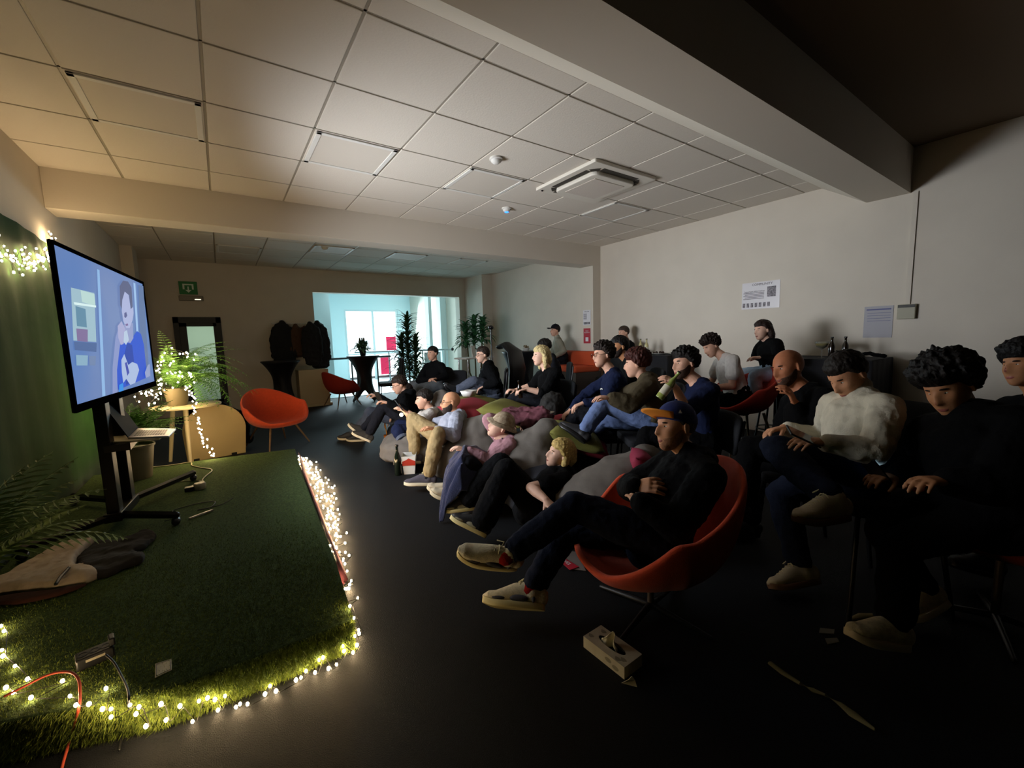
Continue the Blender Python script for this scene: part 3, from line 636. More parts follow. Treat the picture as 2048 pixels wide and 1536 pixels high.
cover_table('tall bar table in a black stretch cover half hidden by the hanging coats', 1.02, 10.2, 0.38, 1.08, rot=0.9)
cover_table('black covered bar table carrying food bowls by the rear right wall', 5.62, 7.75, 0.42, 1.12, rot=0.4, waist=0.7)

# --- plants
m_leaf = mat('leaf_dark', '2c4a24', 0.5, var=0.3, vscale=12); m_fern = mat('fern_green', '5b8a3a', 0.6, var=0.3, vscale=14); m_stem = mat('plant_stem', '4f4a2c', 0.8)
m_pot = mat('pot_pale', '746a50', 0.6); m_soil = mat('soil', '1c140e', 1.0)
def strap(mb, base, az, L, droop, w, up=0.6, n=8):
    """one arching strap leaf"""
    d = V3((math.cos(az), math.sin(az), 0)); sd = V3((-math.sin(az), math.cos(az), 0)); p = V3(base); el = up; vs = []; fs = []
    for i in range(n + 1):
        k = i / n; ww = w * (math.sin(math.pi * min(1, 0.15 + 0.85 * k)) ** 0.7 if k < 1 else 0.02)
        nrm = V3((-d[0] * math.sin(el), -d[1] * math.sin(el), math.cos(el)))
        vs += [p - sd * ww + nrm * ww * 0.25, p, p + sd * ww + nrm * ww * 0.25]
        p = p + (d * math.cos(el) + V3((0, 0, 1)) * math.sin(el)) * L / n; el -= droop / n
    for i in range(n): a = 3 * i; fs += [(a, a + 1, a + 4, a + 3), (a + 1, a + 2, a + 5, a + 4)]
    mb.add(vs, fs)
def frond(mb, base, az, L, droop, up=0.9, leaf=0.07, n=16, lw=0.010):
    """arching frond with paired leaflets"""
    d = V3((math.cos(az), math.sin(az), 0)); sd = V3((-math.sin(az), math.cos(az), 0)); p = V3(base); el = up; pts = [p]
    for i in range(n):
        nrm = V3((-d[0] * math.sin(el), -d[1] * math.sin(el), math.cos(el))); t_ = d * math.cos(el) + V3((0, 0, 1)) * math.sin(el)
        q = p + t_ * L / n; k = (i + 1) / n; ll = leaf * math.sin(math.pi * (0.12 + 0.84 * k)) ** 0.8
        if i > 1:
            for s in (-1, 1):
                e = p + sd * s * ll + t_ * ll * 0.55 - nrm * ll * 0.25; m = (p + e) / 2 + nrm * 0.004
                mb.add([p, m + t_ * lw, e, m - t_ * lw * 0.6], [(0, 1, 2, 3)])
        p = q; pts.append(p); el -= droop / n
    mb.tube(pts, [0.003 * (1 - 0.7 * i / n) for i in range(n + 1)], 4, dome=False)
def pot(t, r, h, z0=0, m=m_pot): MB().lathe([(r * 0.72, z0), (r * 0.75, z0 + 0.01), (r, z0 + h - 0.02), (r * 1.06, z0 + h - 0.02), (r * 1.06, z0 + h), (r * 0.96, z0 + h), (r * 0.94, z0 + h - 0.03)], 28).obj('pot', m, t); MB().lathe([(r * 0.94, z0 + h - 0.04), (0.001, z0 + h - 0.035)], 20).obj('soil', m_soil, t)
def plant_frond(lab, loc, pr, ph, n, L, z0=0, seed=1, leaf=0.07, name='potted_fern', up=(0.7, 1.4), droop=(1.2, 2.2), stems=0, m=m_fern, potm=m_pot, lw=0.010, az=(0, 6.283)):
    rn = random.Random(seed); t = thing(name, lab, 'plant', loc); pot(t, pr, ph, 0, potm); mb = MB()
    for k in range(n): frond(mb, (rn.uniform(-0.3, 0.3) * pr, rn.uniform(-0.3, 0.3) * pr, z0 or ph), rn.uniform(*az), L * rn.uniform(0.7, 1.1), rn.uniform(*droop), rn.uniform(*up), leaf, 18, lw)
    mb.obj('fronds', m, t, smooth=False)
    if stems: MB().tube([(0, 0, ph - 0.03), (0, 0, z0)], 0.018).obj('trunk', m_stem, t)
    return t
m_tab = mat('pale_tabletop', 'd2c39a', 0.5)
def round_table(lab, x, y, r, h):
    t = thing('round_table', lab, 'table', (x, y, 0), 0, 'round pale side tables')
    MB().lathe([(r * 0.98, h - 0.025), (r, h - 0.02), (r, h - 0.004), (r * 0.98, h)], 40).obj('tabletop', m_tab, t)
    for k in range(3): a = 0.5 + 2.094 * k; MB().tube([(r * 0.45 * math.cos(a), r * 0.45 * math.sin(a), h - 0.02), (r * 0.75 * math.cos(a), r * 0.75 * math.sin(a), 0.0)], [0.028, 0.018], 10, dome=False).obj('leg', m_tab, t)
round_table('round pale side table carrying the fern wrapped in string lights', -0.42, 6.55, 0.36, 0.72)
plant_frond('big fern wrapped in warm string lights on the round side table', (-0.50, 6.55, 0.72), 0.13, 0.22, 85, 0.90, seed=4, az=(-1.75, 2.2), leaf=0.085, droop=(1.2, 2.4), up=(0.6, 1.5))
plant_frond('shorter leafy fern in a pale pot behind the laptop', (-0.80, 5.45, SZ), 0.16, 0.34, 60, 0.55, seed=6, az=(-1.7, 1.9), leaf=0.06, up=(0.9, 1.5), droop=(0.8, 1.9))
plant_frond('pale leaved palm in the bottom left corner at the platform edge', (-1.12, 2.95, SZ), 0.10, 0.20, 15, 0.68, seed=8, az=(-0.6, 1.6), leaf=0.16, name='potted_palm', up=(0.7, 1.4), droop=(0.6, 1.8), m=mat('palm_leaf', '7c8f5a', 0.6, var=0.2), potm=m_black, lw=0.012)
def sq(px, py, d): return D(px, py, d)
# bulbs wound through the fern and hanging down from the side table
bp = [D(x, y, 4.78) for x, y in ((305, 745), (330, 712), (352, 700), (372, 712), (380, 735), (368, 752), (345, 735), (322, 725), (312, 760), (335, 772), (360, 770), (378, 758), (350, 750), (322, 750), (300, 785), (318, 792), (292, 770), (270, 800), (292, 790), (312, 812), (305, 780), (330, 782))]
t_l = string_light('warm string light wound through the fern on the side table', bp, 90, (0.05, 0.06, 0.035), 0.0075, 12)
bp = [D(x, y, 4.72) for x, y in ((366, 770), (378, 785), (388, 795), (388, 815), (392, 832), (398, 845), (400, 862), (404, 875), (412, 890), (420, 900), (428, 914))]
string_light('warm string light hanging down from the fern to the turf platform', bp, 42, (0.012, 0.02, 0.008), 0.0075, 14, zmin=SZ + 0.012)

# curved-top board behind the platform
t = thing('curved_board', 'large pale board with a rounded top standing on edge behind the platform', 'board', tuple(PZ(432, 915, 0.0) * V3((1, 1, 0))), 0.12)
out = [(-0.29, 0), (0.33, 0)]
for k in range(13): a = math.radians(90 * k / 12); out.append((0.04 + 0.32 * math.cos(a) , 0.36 + 0.33 * math.sin(a)))
for k in range(13): a = math.radians(90 + 90 * k / 12); out.append((0.01 + 0.32 * math.cos(a), 0.36 + 0.33 * math.sin(a)))
MB().prism(out, -0.016, 0.016, Matrix(((1, 0, 0, 0), (0, 0, -1, 0), (0, 1, 0, 0), (0, 0, 0, 1)))).obj('panel', mat('board_face', 'b09a6a', 0.5, var=0.04, vscale=3), t, smooth=False, bevel=0.004)
for s in (-0.2, 0.2): MB().box((s - 0.03, -0.02, 0), (s + 0.03, 0.14, 0.03)).obj('foot', m_black, t, smooth=False)

# dracaena, corner plant, table plant
def dracaena(lab, loc, heights, nleaf, L, w, m, seed, pr=0.16, ph=0.3, name='dracaena', groups=1):
    rn = random.Random(seed); t = thing(name, lab, 'plant', loc); pot(t, pr, ph, 0, mat('dark_pot', '15171a', 0.5))
    for (x, y, z1, z2, nl) in heights:
        mb = MB()
        for k in range(nl):
            z = z1 + (z2 - z1) * k / nl
            strap(mb, (x + rn.uniform(-.02, .02), y + rn.uniform(-.02, .02), z), k * 2.4 + rn.uniform(-.3, .3), L * rn.uniform(0.75, 1.1) * (1 - 0.35 * k / nl), rn.uniform(1.5, 2.3) * (1 - 0.35 * k / nl), w, up=rn.uniform(0.4, 0.9) + 0.5 * k / nl)
        mb.obj('leaf_crown', m, t, smooth=False)
        MB().tube([(0, 0, ph - 0.04), (x * 0.7, y * 0.7, ph + 0.3), (x, y, z2)], 0.018, 8).obj('trunk', m_stem, t)
    return t
p = PZ(815, 790, 0.0); p = V3((3.55, 9.3, 0))
dracaena('tall dark dracaena with drooping strap leaves standing in the bright opening', tuple(p), [(0.0, 0.02, 0.7, 1.95, 120), (0.14, -0.08, 0.45, 1.45, 80), (-0.14, 0.06, 0.5, 1.5, 80)], 60, 0.55, 0.030, m_leaf, 3)
mb = MB(); a_ = D(826, 648, 8.7); strap(mb, (3.55, 9.32, 2.0), 1.2, 0.45, 0.3, 0.055, up=1.5); strap(mb, (3.55, 9.32, 1.93), 4.0, 0.22, 0.8, 0.045, up=1.3)
for o in list(COL.objects):
    if o.name == 'dracaena': mb.obj('top_leaf', mat('top_leaf', '6d8450', 0.5), o, smooth=False)
q = D(948, 650, 9.6); t = dracaena('bushy green potted plant in the corner right of the opening', (q[0], q[1], 0.0), [(0.0, 0.0, 1.3, 1.86, 90), (0.2, -0.04, 1.35, 1.84, 60), (-0.2, 0.05, 1.2, 1.75, 60)], 40, 0.42, 0.034, mat('leaf_mid', '3c6f48', 0.5, var=0.3, vscale=10), 5, pr=0.17, ph=0.35, name='corner_plant')
dracaena('small leafy plant in a pot on the covered bar table', (2.80, 10.35, 1.10), [(0, 0, 0.12, 0.26, 50), (0.07, 0.03, 0.12, 0.26, 30), (-0.08, 0, 0.12, 0.24, 24)], 20, 0.3, 0.026, mat('leaf_pale', '5f8f6c', 0.4), 7, pr=0.08, ph=0.13, name='table_plant')
# ================================================================ people
def unit(v): v = V3(v); return v / (np.linalg.norm(v) + 1e-12)
def bone(P, px, py, L, sg=0.0):
    """the point on the sight line through (px,py) at bone length L from P; sg -1 nearer, +1 farther"""
    P = V3(P); r = ray(px, py); rl = np.linalg.norm(r); r = r / rl; t0 = np.dot(P - CAM, r); c = CAM + r * t0; d = np.linalg.norm(c - P)
    if d >= L: return P + (c - P) * (L / d)
    s = math.sqrt(L * L - d * d) * sg; q = CAM + r * (t0 + s); return P + unit(q - P) * L if abs(sg) < 0.999 and np.linalg.norm(q - P) < 0.6 * L else q
HEAD_E = [((0, -0.014, 0.028), (0.077, 0.098, 0.092)), ((0, 0.016, -0.020), (0.066, 0.080, 0.080)), ((0, 0.028, -0.062), (0.052, 0.062, 0.052)), ((0, 0.052, -0.090), (0.030, 0.034, 0.027))]
def head_r(d, jaw=1.0):
    """distance from head centre to the skin along unit directions d (n,3)"""
    out = np.zeros(len(d)); acc = np.zeros(len(d)); k = 180.0
    for c, r in HEAD_E:
        c = np.array(c); r = np.array(r) * (jaw if c[2] < -0.05 else 1.0); A = (d * d / r ** 2).sum(1); B = (d * c / r ** 2).sum(1); Cc = (c * c / r ** 2).sum() - 1
        disc = B * B - A * Cc; t = np.where(disc > 0, (B + np.sqrt(np.maximum(disc, 0))) / A, 0.0); acc += np.exp(k * t)
    out = np.log(acc) / k - 0.002
    def g(x, y, z, s, a):
        v = unit((x, y, z)); return a * np.exp(-((d - v) ** 2).sum(1) / (2 * s * s))
    for sx in (-1, 1):
        out += g(sx * 0.034, 0.088, 0.004, 0.13, -0.009) + g(sx * 0.032, 0.090, 0.030, 0.13, 0.005) + g(sx * 0.045, 0.078, -0.030, 0.20, 0.003)
        out += g(sx * 0.010, 0.100, -0.036, 0.09, 0.005)
    out += g(0, 0.1, 0.030, 0.10, 0.003) + g(0, 0.1, 0.000, 0.08, 0.009) + g(0, 0.1, -0.012, 0.085, 0.010) + g(0, 0.1, -0.026, 0.085, 0.016) + g(0, 0.1, -0.034, 0.06, 0.004)
    out += g(0, 0.085, -0.048, 0.10, 0.001) + g(0, 0.085, -0.056, 0.11, 0.0055) + g(0, 0.085, -0.064, 0.045, -0.004) + g(0, 0.082, -0.073, 0.10, 0.0045) + g(0, 0.08, -0.085, 0.10, -0.003) + g(0, 0.078, -0.108, 0.14, 0.004)
    return out
def sphere_grid(nu, nv):
    d = []
    for j in range(nv + 1):
        la = -math.pi / 2 + math.pi * j / nv
        for i in range(nu): lo = 2 * math.pi * i / nu; d.append((math.cos(la) * math.sin(lo), math.cos(la) * math.cos(lo), math.sin(la)))
    f = [(j * nu + i, j * nu + (i + 1) % nu, (j + 1) * nu + (i + 1) % nu, (j + 1) * nu + i) for j in range(nv) for i in range(nu)]
    return np.array(d), f
SG_HI, SG_LO = sphere_grid(120, 84), sphere_grid(72, 52)
def smooth(e0, e1, x): t = np.clip((x - e0) / (e1 - e0), 0, 1); return t * t * (3 - 2 * t)
def shell(mb, Fm, s, mask, thick, base=-0.004, hi=False, noise=0.0, nscale=40, seed=0, center=(0, 0, 0)):
    """a skin-hugging layer (hair, beard, cap): lies above the skin where mask>0, sinks below it elsewhere"""
    d, f = SG_HI if hi else SG_LO
    r = head_r(d); m = mask(d); th = thick if np.isscalar(thick) else thick(d)
    if noise:
        nz = np.array([mnoise.noise(Vector((x * nscale + seed, y * nscale, z * nscale * 0.45))) + 0.35 * mnoise.noise(Vector((x * nscale * 2.1, y * nscale * 2.1 + seed, z * nscale))) for x, y, z in d]); th = th * (1 + noise * nz)
    R = (r + base * (1 - m) + th * m)[:, None] * d
    mb.add((R * s) @ Fm[0] + Fm[1], f)
def frame(fwd, up=(0, 0, 1)):
    f = unit(fwd); r = unit(np.cross(f, V3(up))); u = np.cross(r, f); return np.array([r, f, u])
def rot(v, ax, a): ax = unit(ax); v = V3(v); return v * math.cos(a) + np.cross(ax, v) * math.sin(a) + ax * np.dot(ax, v) * (1 - math.cos(a))
def hand(mb, W, dr, nrm, curl=0.5, side=1, s=1.0, spread=0.12, grip=None):
    """palm + five fingers. dr: wrist to knuckles, nrm: back of the hand, side +1 = thumb on the +cross(dr,nrm) side"""
    dr = unit(dr); nrm = unit(V3(nrm) - dr * np.dot(nrm, dr)); lat = np.cross(dr, nrm) * side; W = V3(W)
    mb.tube([W - dr * 0.03 * s, W + dr * 0.012 * s, W + dr * 0.05 * s, W + dr * 0.085 * s], [0.027 * s, 0.031 * s, 0.040 * s, 0.039 * s], 12, flat=[0.021 * s, 0.018 * s, 0.016 * s, 0.013 * s], lat=lat)
    for k, (L, rr) in enumerate(((0.072, 0.0092), (0.080, 0.0095), (0.074, 0.009), (0.058, 0.008))):
        off = (0.031 - 0.0205 * k); b = W + dr * (0.086 - 0.004 * abs(k - 1)) * s + lat * off * s
        c = curl if np.isscalar(curl) else curl[k]; v = rot(dr, np.cross(nrm, dr), 0); v = unit(dr + lat * (spread * (1.2 - k * 0.8))); pts = [b - dr * 0.012 * s, b]
        for fr, cc in ((0.45, 0.55), (0.30, 1.0), (0.25, 0.8)):
            v = unit(v * math.cos(c * cc) - nrm * math.sin(c * cc)) if True else v
            b = b + v * L * fr * s; pts.append(b)
            nl = nrm * math.cos(c * cc) + 0 * nrm
        mb.tube(pts, [rr * s * q for q in (1.05, 1.05, 1.0, 0.92, 0.78)], 8)
    b = W + dr * 0.022 * s + lat * 0.024 * s - nrm * 0.006 * s; v = unit(dr * 0.72 + lat * 0.62 - nrm * 0.35)
    p1 = b + v * 0.040 * s; v2 = unit(v + dr * 0.35 - nrm * 0.5 * (curl if np.isscalar(curl) else curl[0])); p2 = p1 + v2 * 0.030 * s; p3 = p2 + unit(v2 - lat * 0.25) * 0.024 * s
    mb.tube([b, p1, p2, p3], [0.0135 * s, 0.0115 * s, 0.0105 * s, 0.0085 * s], 8)
def shoe(parent, A, td, up, s, m, msole, name='shoe', accent=None, high=0.0, lace=None, size=0.285):
    """sneaker: A ankle joint, td toe direction"""
    Fr = frame(td, up); r, f, u = Fr; L = size * s; heel = A - u * 0.062 * s - f * 0.07 * s
    to = lambda x, y, z: heel + r * x * s + f * y + u * z * s
    # outline of the sole
    def outl(k, w=1.0):
        pts = []
        for i in range(28):
            a = 2 * math.pi * i / 28; y = L * (0.5 - 0.5 * math.cos(a)); yy = y / L
            wd = (0.033 + 0.014 * math.sin(min(1, yy * 1.25) * math.pi * 0.62) + 0.006 * math.exp(-((yy - 0.72) / 0.2) ** 2)) * (1 if math.sin(a) > 0 else 1)
            edge = abs(math.sin(a)) ** 0.55
            pts.append((math.copysign(1, math.sin(a)) * wd * edge * w if abs(math.sin(a)) > 1e-6 else 0, y + (0.5 - yy) * L * 0.02 * (1 - w)))
        return pts
    mb = MB(); rows = []
    spring = lambda y: 0.018 * max(0, (y / L - 0.72) / 0.28) ** 2 * s
    lv = [(-0.030, 0.96), (-0.026, 1.03), (-0.008, 1.05), (-0.002, 1.0)]
    vs = []
    for z, w in lv:
        for x, y in outl(28, w): vs.append(to(x, y, 0) + u * (z * s + spring(y)))
    fs = [(j * 28 + i, j * 28 + (i + 1) % 28, (j + 1) * 28 + (i + 1) % 28, (j + 1) * 28 + i) for j in range(3) for i in range(28)]
    fs += [tuple(range(28))[::-1], tuple(range(84, 112))]
    root = MB().add(vs, fs)
    so = None
    up_ = MB(); ys = [0.012, 0.05, 0.095, 0.14, 0.185, 0.225, 0.258, 0.275]; hs = [0.078, 0.098, 0.104, 0.094, 0.072, 0.054, 0.044, 0.024]; ws = [0.028, 0.035, 0.037, 0.040, 0.045, 0.046, 0.038, 0.022]
    pts = []; ra = []; fl = []
    for y, h, w in zip(ys, hs, ws):
        y *= s * size / 0.285; pts.append(heel + f * y + u * (h * 0.42 * s - 0.008 * s + spring(y))); ra.append(w * s); fl.append(h * 0.56 * s)
    up_.tube(pts, ra, 18, flat=fl, lat=r)
    up_.tube([A - u * 0.03 * s - f * 0.004, A + u * (0.012 + high) * s - f * 0.006], [0.043 * s, 0.039 * s], 16, flat=[0.050 * s, 0.045 * s], lat=r)
    o = up_.obj(name, m, parent, remesh=0.0055 if s > 0.9 else 0.007, smit=3)
    root.obj('sole', msole, o)
    if lace is not None:
        lb = MB()
        for k in range(5):
            y = (0.125 + 0.021 * k) * s; h = (0.088 - 0.0100 * k) * s; c = heel + f * y + u * h * 1.0
            lb.tube([c - r * 0.024 * s - u * 0.010 * s, c - r * 0.012 * s + u * 0.004 * s, c + r * 0.012 * s + u * 0.004 * s, c + r * 0.024 * s - u * 0.010 * s], 0.0032 * s, 6)
        lb.tube([heel + f * 0.12 * s + u * 0.090 * s, heel + f * 0.11 * s + r * 0.02 * s + u * 0.112 * s, heel + f * 0.14 * s + r * 0.035 * s + u * 0.095 * s], 0.003 * s, 6)
        lb.obj('laces', lace, o)
    if accent is not None:
        ab = MB()
        for sd in (-1, 1):
            ab.ball(heel + f * 0.125 * s + r * sd * 0.0385 * s + u * 0.012 * s, (0.007 * s, 0.046 * s, 0.016 * s), 12, Fr)
            ab.ball(heel + f * 0.225 * s + r * sd * 0.040 * s + u * 0.010 * s, (0.007 * s, 0.034 * s, 0.009 * s), 12, Fr)
            ab.ball(heel + f * 0.055 * s + r * sd * 0.034 * s + u * 0.018 * s, (0.006 * s, 0.010 * s, 0.022 * s), 10, Fr)
        ab.obj('accent_panel', accent, o)
    return o
m_eye = mat('eye_white', 'd8d4cc', 0.2); m_iris = mat('iris', '2c1d12', 0.2); m_lens = mat('lens', '0f1114', 0.1)
def skin(nm, c): return mat('skin_' + nm, c, 0.55, bump=0.12, bscale=120, var=0.05, vscale=30, spec=0.35)
def cloth(nm, c, rough=0.9, b=0.35, sc=60, var=0.08, sheen=0.0): return mat('cloth_' + nm, c, rough, bump=b, bscale=sc, var=var, vscale=14, spec=0.1, sheen=sheen)
def person(S):
    """build one person from a pose. Every joint is given by where it is seen and solved with real bone lengths."""
    s = S.get('s', 1.0); q = S.get('q', 0.0058); J = {}
    t = thing(S.get('name', 'person'), S['label'], 'person', group=S.get('group'))
    fwd = unit(V3((S['face'][0], S['face'][1], 0))); rt = np.cross(fwd, (0, 0, 1))
    d = S['d']; lift = S.get('lift')
    J['pel'] = D(S['pel'][0], S['pel'][1], d)
    J['neck'] = bone(J['pel'], S['neck'][0], S['neck'][1], S.get('tl', 0.50) * s, S['neck'][2] if len(S['neck']) > 2 else 0)
    ts = unit(J['neck'] - J['pel']); lat = V3(S['lat']) if 'lat' in S else rt
    lat = unit(lat - ts * np.dot(lat, ts)); chest = np.cross(ts, lat); 
    if np.dot(chest, fwd) < 0: chest = -chest
    J['head'] = bone(J['neck'], S['head'][0], S['head'][1], 0.205 * s, S['head'][2] if len(S['head']) > 2 else 0)
    for sd, nm in ((1, 'R'), (-1, 'L')):
        J['sh' + nm] = J['neck'] + lat * sd * 0.165 * s - ts * 0.045 * s + chest * 0.01 * s
        J['hip' + nm] = J['pel'] + lat * sd * 0.088 * s
        a = S['arm' + nm]; J['el' + nm] = bone(J['sh' + nm], *a[0][:2], 0.285 * s, a[0][2] if len(a[0]) > 2 else 0)
        J['wr' + nm] = bone(J['el' + nm], *a[1][:2], 0.25 * s, a[1][2] if len(a[1]) > 2 else 0)
        l = S['leg' + nm]; J['kn' + nm] = bone(J['hip' + nm], *l[0][:2], 0.44 * s, l[0][2] if len(l[0]) > 2 else 0)
        J['an' + nm] = bone(J['kn' + nm], *l[1][:2], 0.41 * s, l[1][2] if len(l[1]) > 2 else 0)
        if J['an' + nm][2] < 0.095: J['an' + nm][2] = 0.095
        if J['kn' + nm][2] < 0.10: J['kn' + nm][2] = 0.10
        if J['el' + nm][2] < 0.08: J['el' + nm][2] = 0.08

    if S.get('dbg'): print(S['label'][:30], {k: [round(float(x), 2) for x in v] for k, v in J.items()})
    # head frame
    gd = S.get('gaze', fwd); hu = unit(J['head'] - J['neck']); hup = unit(V3(S.get('hup', hu * 0.5 + V3((0, 0, 0.6))))); Fh = frame(gd, hup); Hc = J['head'] + Fh[1] * 0.012 * s; Fm = (Fh, Hc)
    hs = s * S.get('hs', 1.0)
    # ---- body: one continuous surface
    b = MB(); dd, ff = SG_HI if S.get('hi') else SG_LO
    b.add((head_r(dd, S.get('jaw', 1.0))[:, None] * dd * hs) @ Fh + Hc, ff)
    for sx in (-1, 1):
        ec = Hc + (Fh[0] * sx * 0.076 + Fh[1] * -0.010 + Fh[2] * -0.004) * hs; em_ = np.array([unit(Fh[1] + Fh[0] * sx * 0.5), unit(Fh[0] * sx - Fh[1] * 0.5), Fh[2]])
        b.ball(ec, (0.016 * hs, 0.007 * hs, 0.031 * hs), 12, em_); b.ball(ec + em_[1] * 0.006 * hs + em_[0] * -0.009 * hs, (0.008 * hs, 0.006 * hs, 0.026 * hs), 10, em_)
    nb = Hc - Fh[2] * 0.075 * hs - Fh[1] * 0.022 * hs
    b.tube([nb + Fh[2] * 0.03 * s, nb - Fh[2] * 0.01 * s, (nb + J['neck']) / 2, J['neck'] - ts * 0.03 * s], [0.050 * s, 0.052 * s, 0.054 * s, 0.075 * s], 16)
    w = S.get('w', 1.0)
    def torso(mb, g, top=0.0):
        P, N = J['pel'], J['neck']; c = lambda k, o=0: P + (N - P) * k + chest * o * s
        mb.tube([c(-0.10), c(0.06), c(0.32, 0.01), c(0.62, 0.012), c(0.84, 0.004), c(0.97 + top, -0.002)], [(x * w + g) * s for x in (0.135, 0.158, 0.138, 0.160, 0.155, 0.085)], 24, flat=[(x * w + g) * s for x in (0.10, 0.118, 0.102, 0.112, 0.098, 0.062)], lat=lat)
        for nm in 'RL': mb.tube([N - ts * 0.02 * s, J['sh' + nm]], [(0.060 + g) * s, (0.056 + g) * s], 14)
    torso(b, -0.008)
    for nm in 'RL':
        b.tube([J['sh' + nm], (J['sh' + nm] + J['el' + nm]) / 2, J['el' + nm]], [0.050 * s, 0.046 * s, 0.039 * s], 14)
        b.tube([J['el' + nm], J['el' + nm] * 0.65 + J['wr' + nm] * 0.35, J['wr' + nm]], [0.039 * s, 0.040 * s, 0.026 * s], 14)
        b.tube([J['hip' + nm], (J['hip' + nm] + J['kn' + nm]) / 2, J['kn' + nm]], [0.078 * s, 0.068 * s, 0.050 * s], 14)
        b.tube([J['kn' + nm], J['kn' + nm] * 0.68 + J['an' + nm] * 0.32, J['an' + nm]], [0.050 * s, 0.054 * s, 0.036 * s], 14)
        b.ball(J['an' + nm], 0.033 * s, 10)
        h = S.get('hand' + nm, {}); el, wr = J['el' + nm], J['wr' + nm]; dr = unit(V3(h['dir'])) if 'dir' in h else unit(unit(wr - el) * 0.8 + V3(h.get('add', (0, 0, -0.15))))
        hn = V3(h.get('nrm', (0, 0, 1))); hand(b, wr, dr, hn, h.get('curl', 0.7), h.get('side', 1 if nm == 'L' else -1), s * 1.0, h.get('spread', 0.12)); J['hd' + nm] = dr
    # re-root at a common mesh: voxel union
    ob = b.obj('body', S['skin'], t, remesh=q, smit=1)
    # ---- eyes, brows
    er = 0.0115 * hs
    for sx in (-1, 1):
        rr = head_r(np.array([unit((sx * 0.033, 0.088, 0.004))]))[0] * hs; ec = Hc + unit(Fh[0] * sx * 0.033 + Fh[1] * 0.088 + Fh[2] * 0.004) * (rr - er * 0.72)
        e = MB().ball(ec, (er, er, er * 0.62) , 12, Fh).obj('eye', m_eye, t)
        MB().ball(ec + Fh[1] * er * 0.72, (er * 0.5, er * 0.4, er * 0.45), 10, Fh).obj('iris', m_iris, e)
    hc = S['hair']; mh = mat('hair_' + hc[0], hc[0], 0.6, bump=0.8, bscale=55, var=0.3, vscale=60, spec=0.3)
    x_, y_, z_ = (lambda d: d[:, 0]), (lambda d: d[:, 1]), (lambda d: d[:, 2])
    bm_ = MB(); shell(bm_, Fm, hs, lambda d: np.exp(-(((np.abs(d[:, 0]) - 0.34) / 0.16) ** 2 + ((d[:, 2] - 0.245 + 0.25 * (np.abs(d[:, 0]) - 0.34) ** 2) / 0.040) ** 2)) * (d[:, 1] > 0) * 1.4, 0.0045, -0.004, True)
    bm_.obj('eyebrows', mat('hair_' + S.get('brow', hc[0]), S.get('brow', hc[0]), 0.6, bump=0.8, bscale=55, var=0.3, vscale=60, spec=0.3), t)
    lm = MB(); shell(lm, Fm, hs, lambda d: np.exp(-((d[:, 0] / 0.24) ** 2 + ((d[:, 2] + 0.60) / 0.062) ** 2) ** 1.5) * (d[:, 1] > 0), 0.0016, -0.0035, True)
    lm.obj('lips', mat('lips', '8e4f45', 0.5), t)
    kind = hc[1]; thk = hc[2] if len(hc) > 2 else 0.018; front = (hc[3] if len(hc) > 3 else 0.42) + 0.13
    if kind != 'bald':
        def hmask(d):
            line = front + 0.10 * d[:, 0] ** 2 * 0 - 0.55 * np.clip(-(d[:, 1] - 0.45) / 0.45, 0, 2.1)      # front line high, drops to the nape
            low = -0.45 if kind == 'short' else -0.62
            line = np.maximum(line, low); side = smooth(0.10, 0.35, 0.95 - d[:, 1])
            return smooth(-0.05, 0.02, d[:, 2] - line) * (0.30 + 0.70 * smooth(0.0, 0.24, d[:, 2] - line))
        hb = MB(); tk = lambda d: thk * (0.55 + 0.55 * smooth(-0.3, 0.8, d[:, 2]))
        shell(hb, Fm, hs, hmask, tk, -0.006, True, noise=S.get('hnoise', 0.35), nscale=S.get('hns', 8), seed=S.get('seed', 1))
        for lk in S.get('locks', []):
            hb.tube([Hc + (Fh.T @ V3(p)) * hs for p in lk[0]], [r_ * hs for r_ in lk[1]], 12)
        if S.get('locks'): hb.obj('hair', mh, t, remesh=0.006, smit=2, disp=0.010, dscale=0.02)
        else: hb.obj('hair', mh, t)
    if S.get('stubble'):
        sb = MB(); shell(sb, Fm, hs, lambda d: smooth(0.0, 0.07, -0.14 - 0.36 * smooth(0.15, 0.72, d[:, 1]) - d[:, 2]) * smooth(-0.15, 0.0, d[:, 1]) * (1 - np.exp(-((d[:, 0] / 0.2) ** 2 + ((d[:, 2] + 0.6) / 0.07) ** 2) ** 2)), S['stubble'][1], -0.004, True, noise=0.5, nscale=30)
        sb.obj('beard', mat('beard_' + S['stubble'][0], S['stubble'][0], 0.8, bump=0.3, bscale=150, var=0.2, vscale=60), t)
    if S.get('glasses'):
        gb = MB()
        for sx in (-1, 1):
            c = Hc + (Fh[0] * sx * 0.034 + Fh[1] * 0.101 + Fh[2] * 0.000) * hs; ring = [c + (Fh[0] * 0.024 * math.cos(a) + Fh[2] * 0.018 * math.sin(a)) * hs for a in np.linspace(0, 2 * math.pi, 17)]
            gb.tube(ring, 0.0019 * hs, 6, dome=False); gb.tube([c + Fh[0] * sx * 0.024 * hs, Hc + (Fh[0] * sx * 0.081 + Fh[1] * -0.005 + Fh[2] * 0.012) * hs], 0.0018 * hs, 6)
        gb.tube([Hc + (Fh[0] * -0.011 + Fh[1] * 0.103) * hs, Hc + (Fh[0] * 0.011 + Fh[1] * 0.103) * hs], 0.0019 * hs, 6); gb.obj('glasses', m_lens, t)
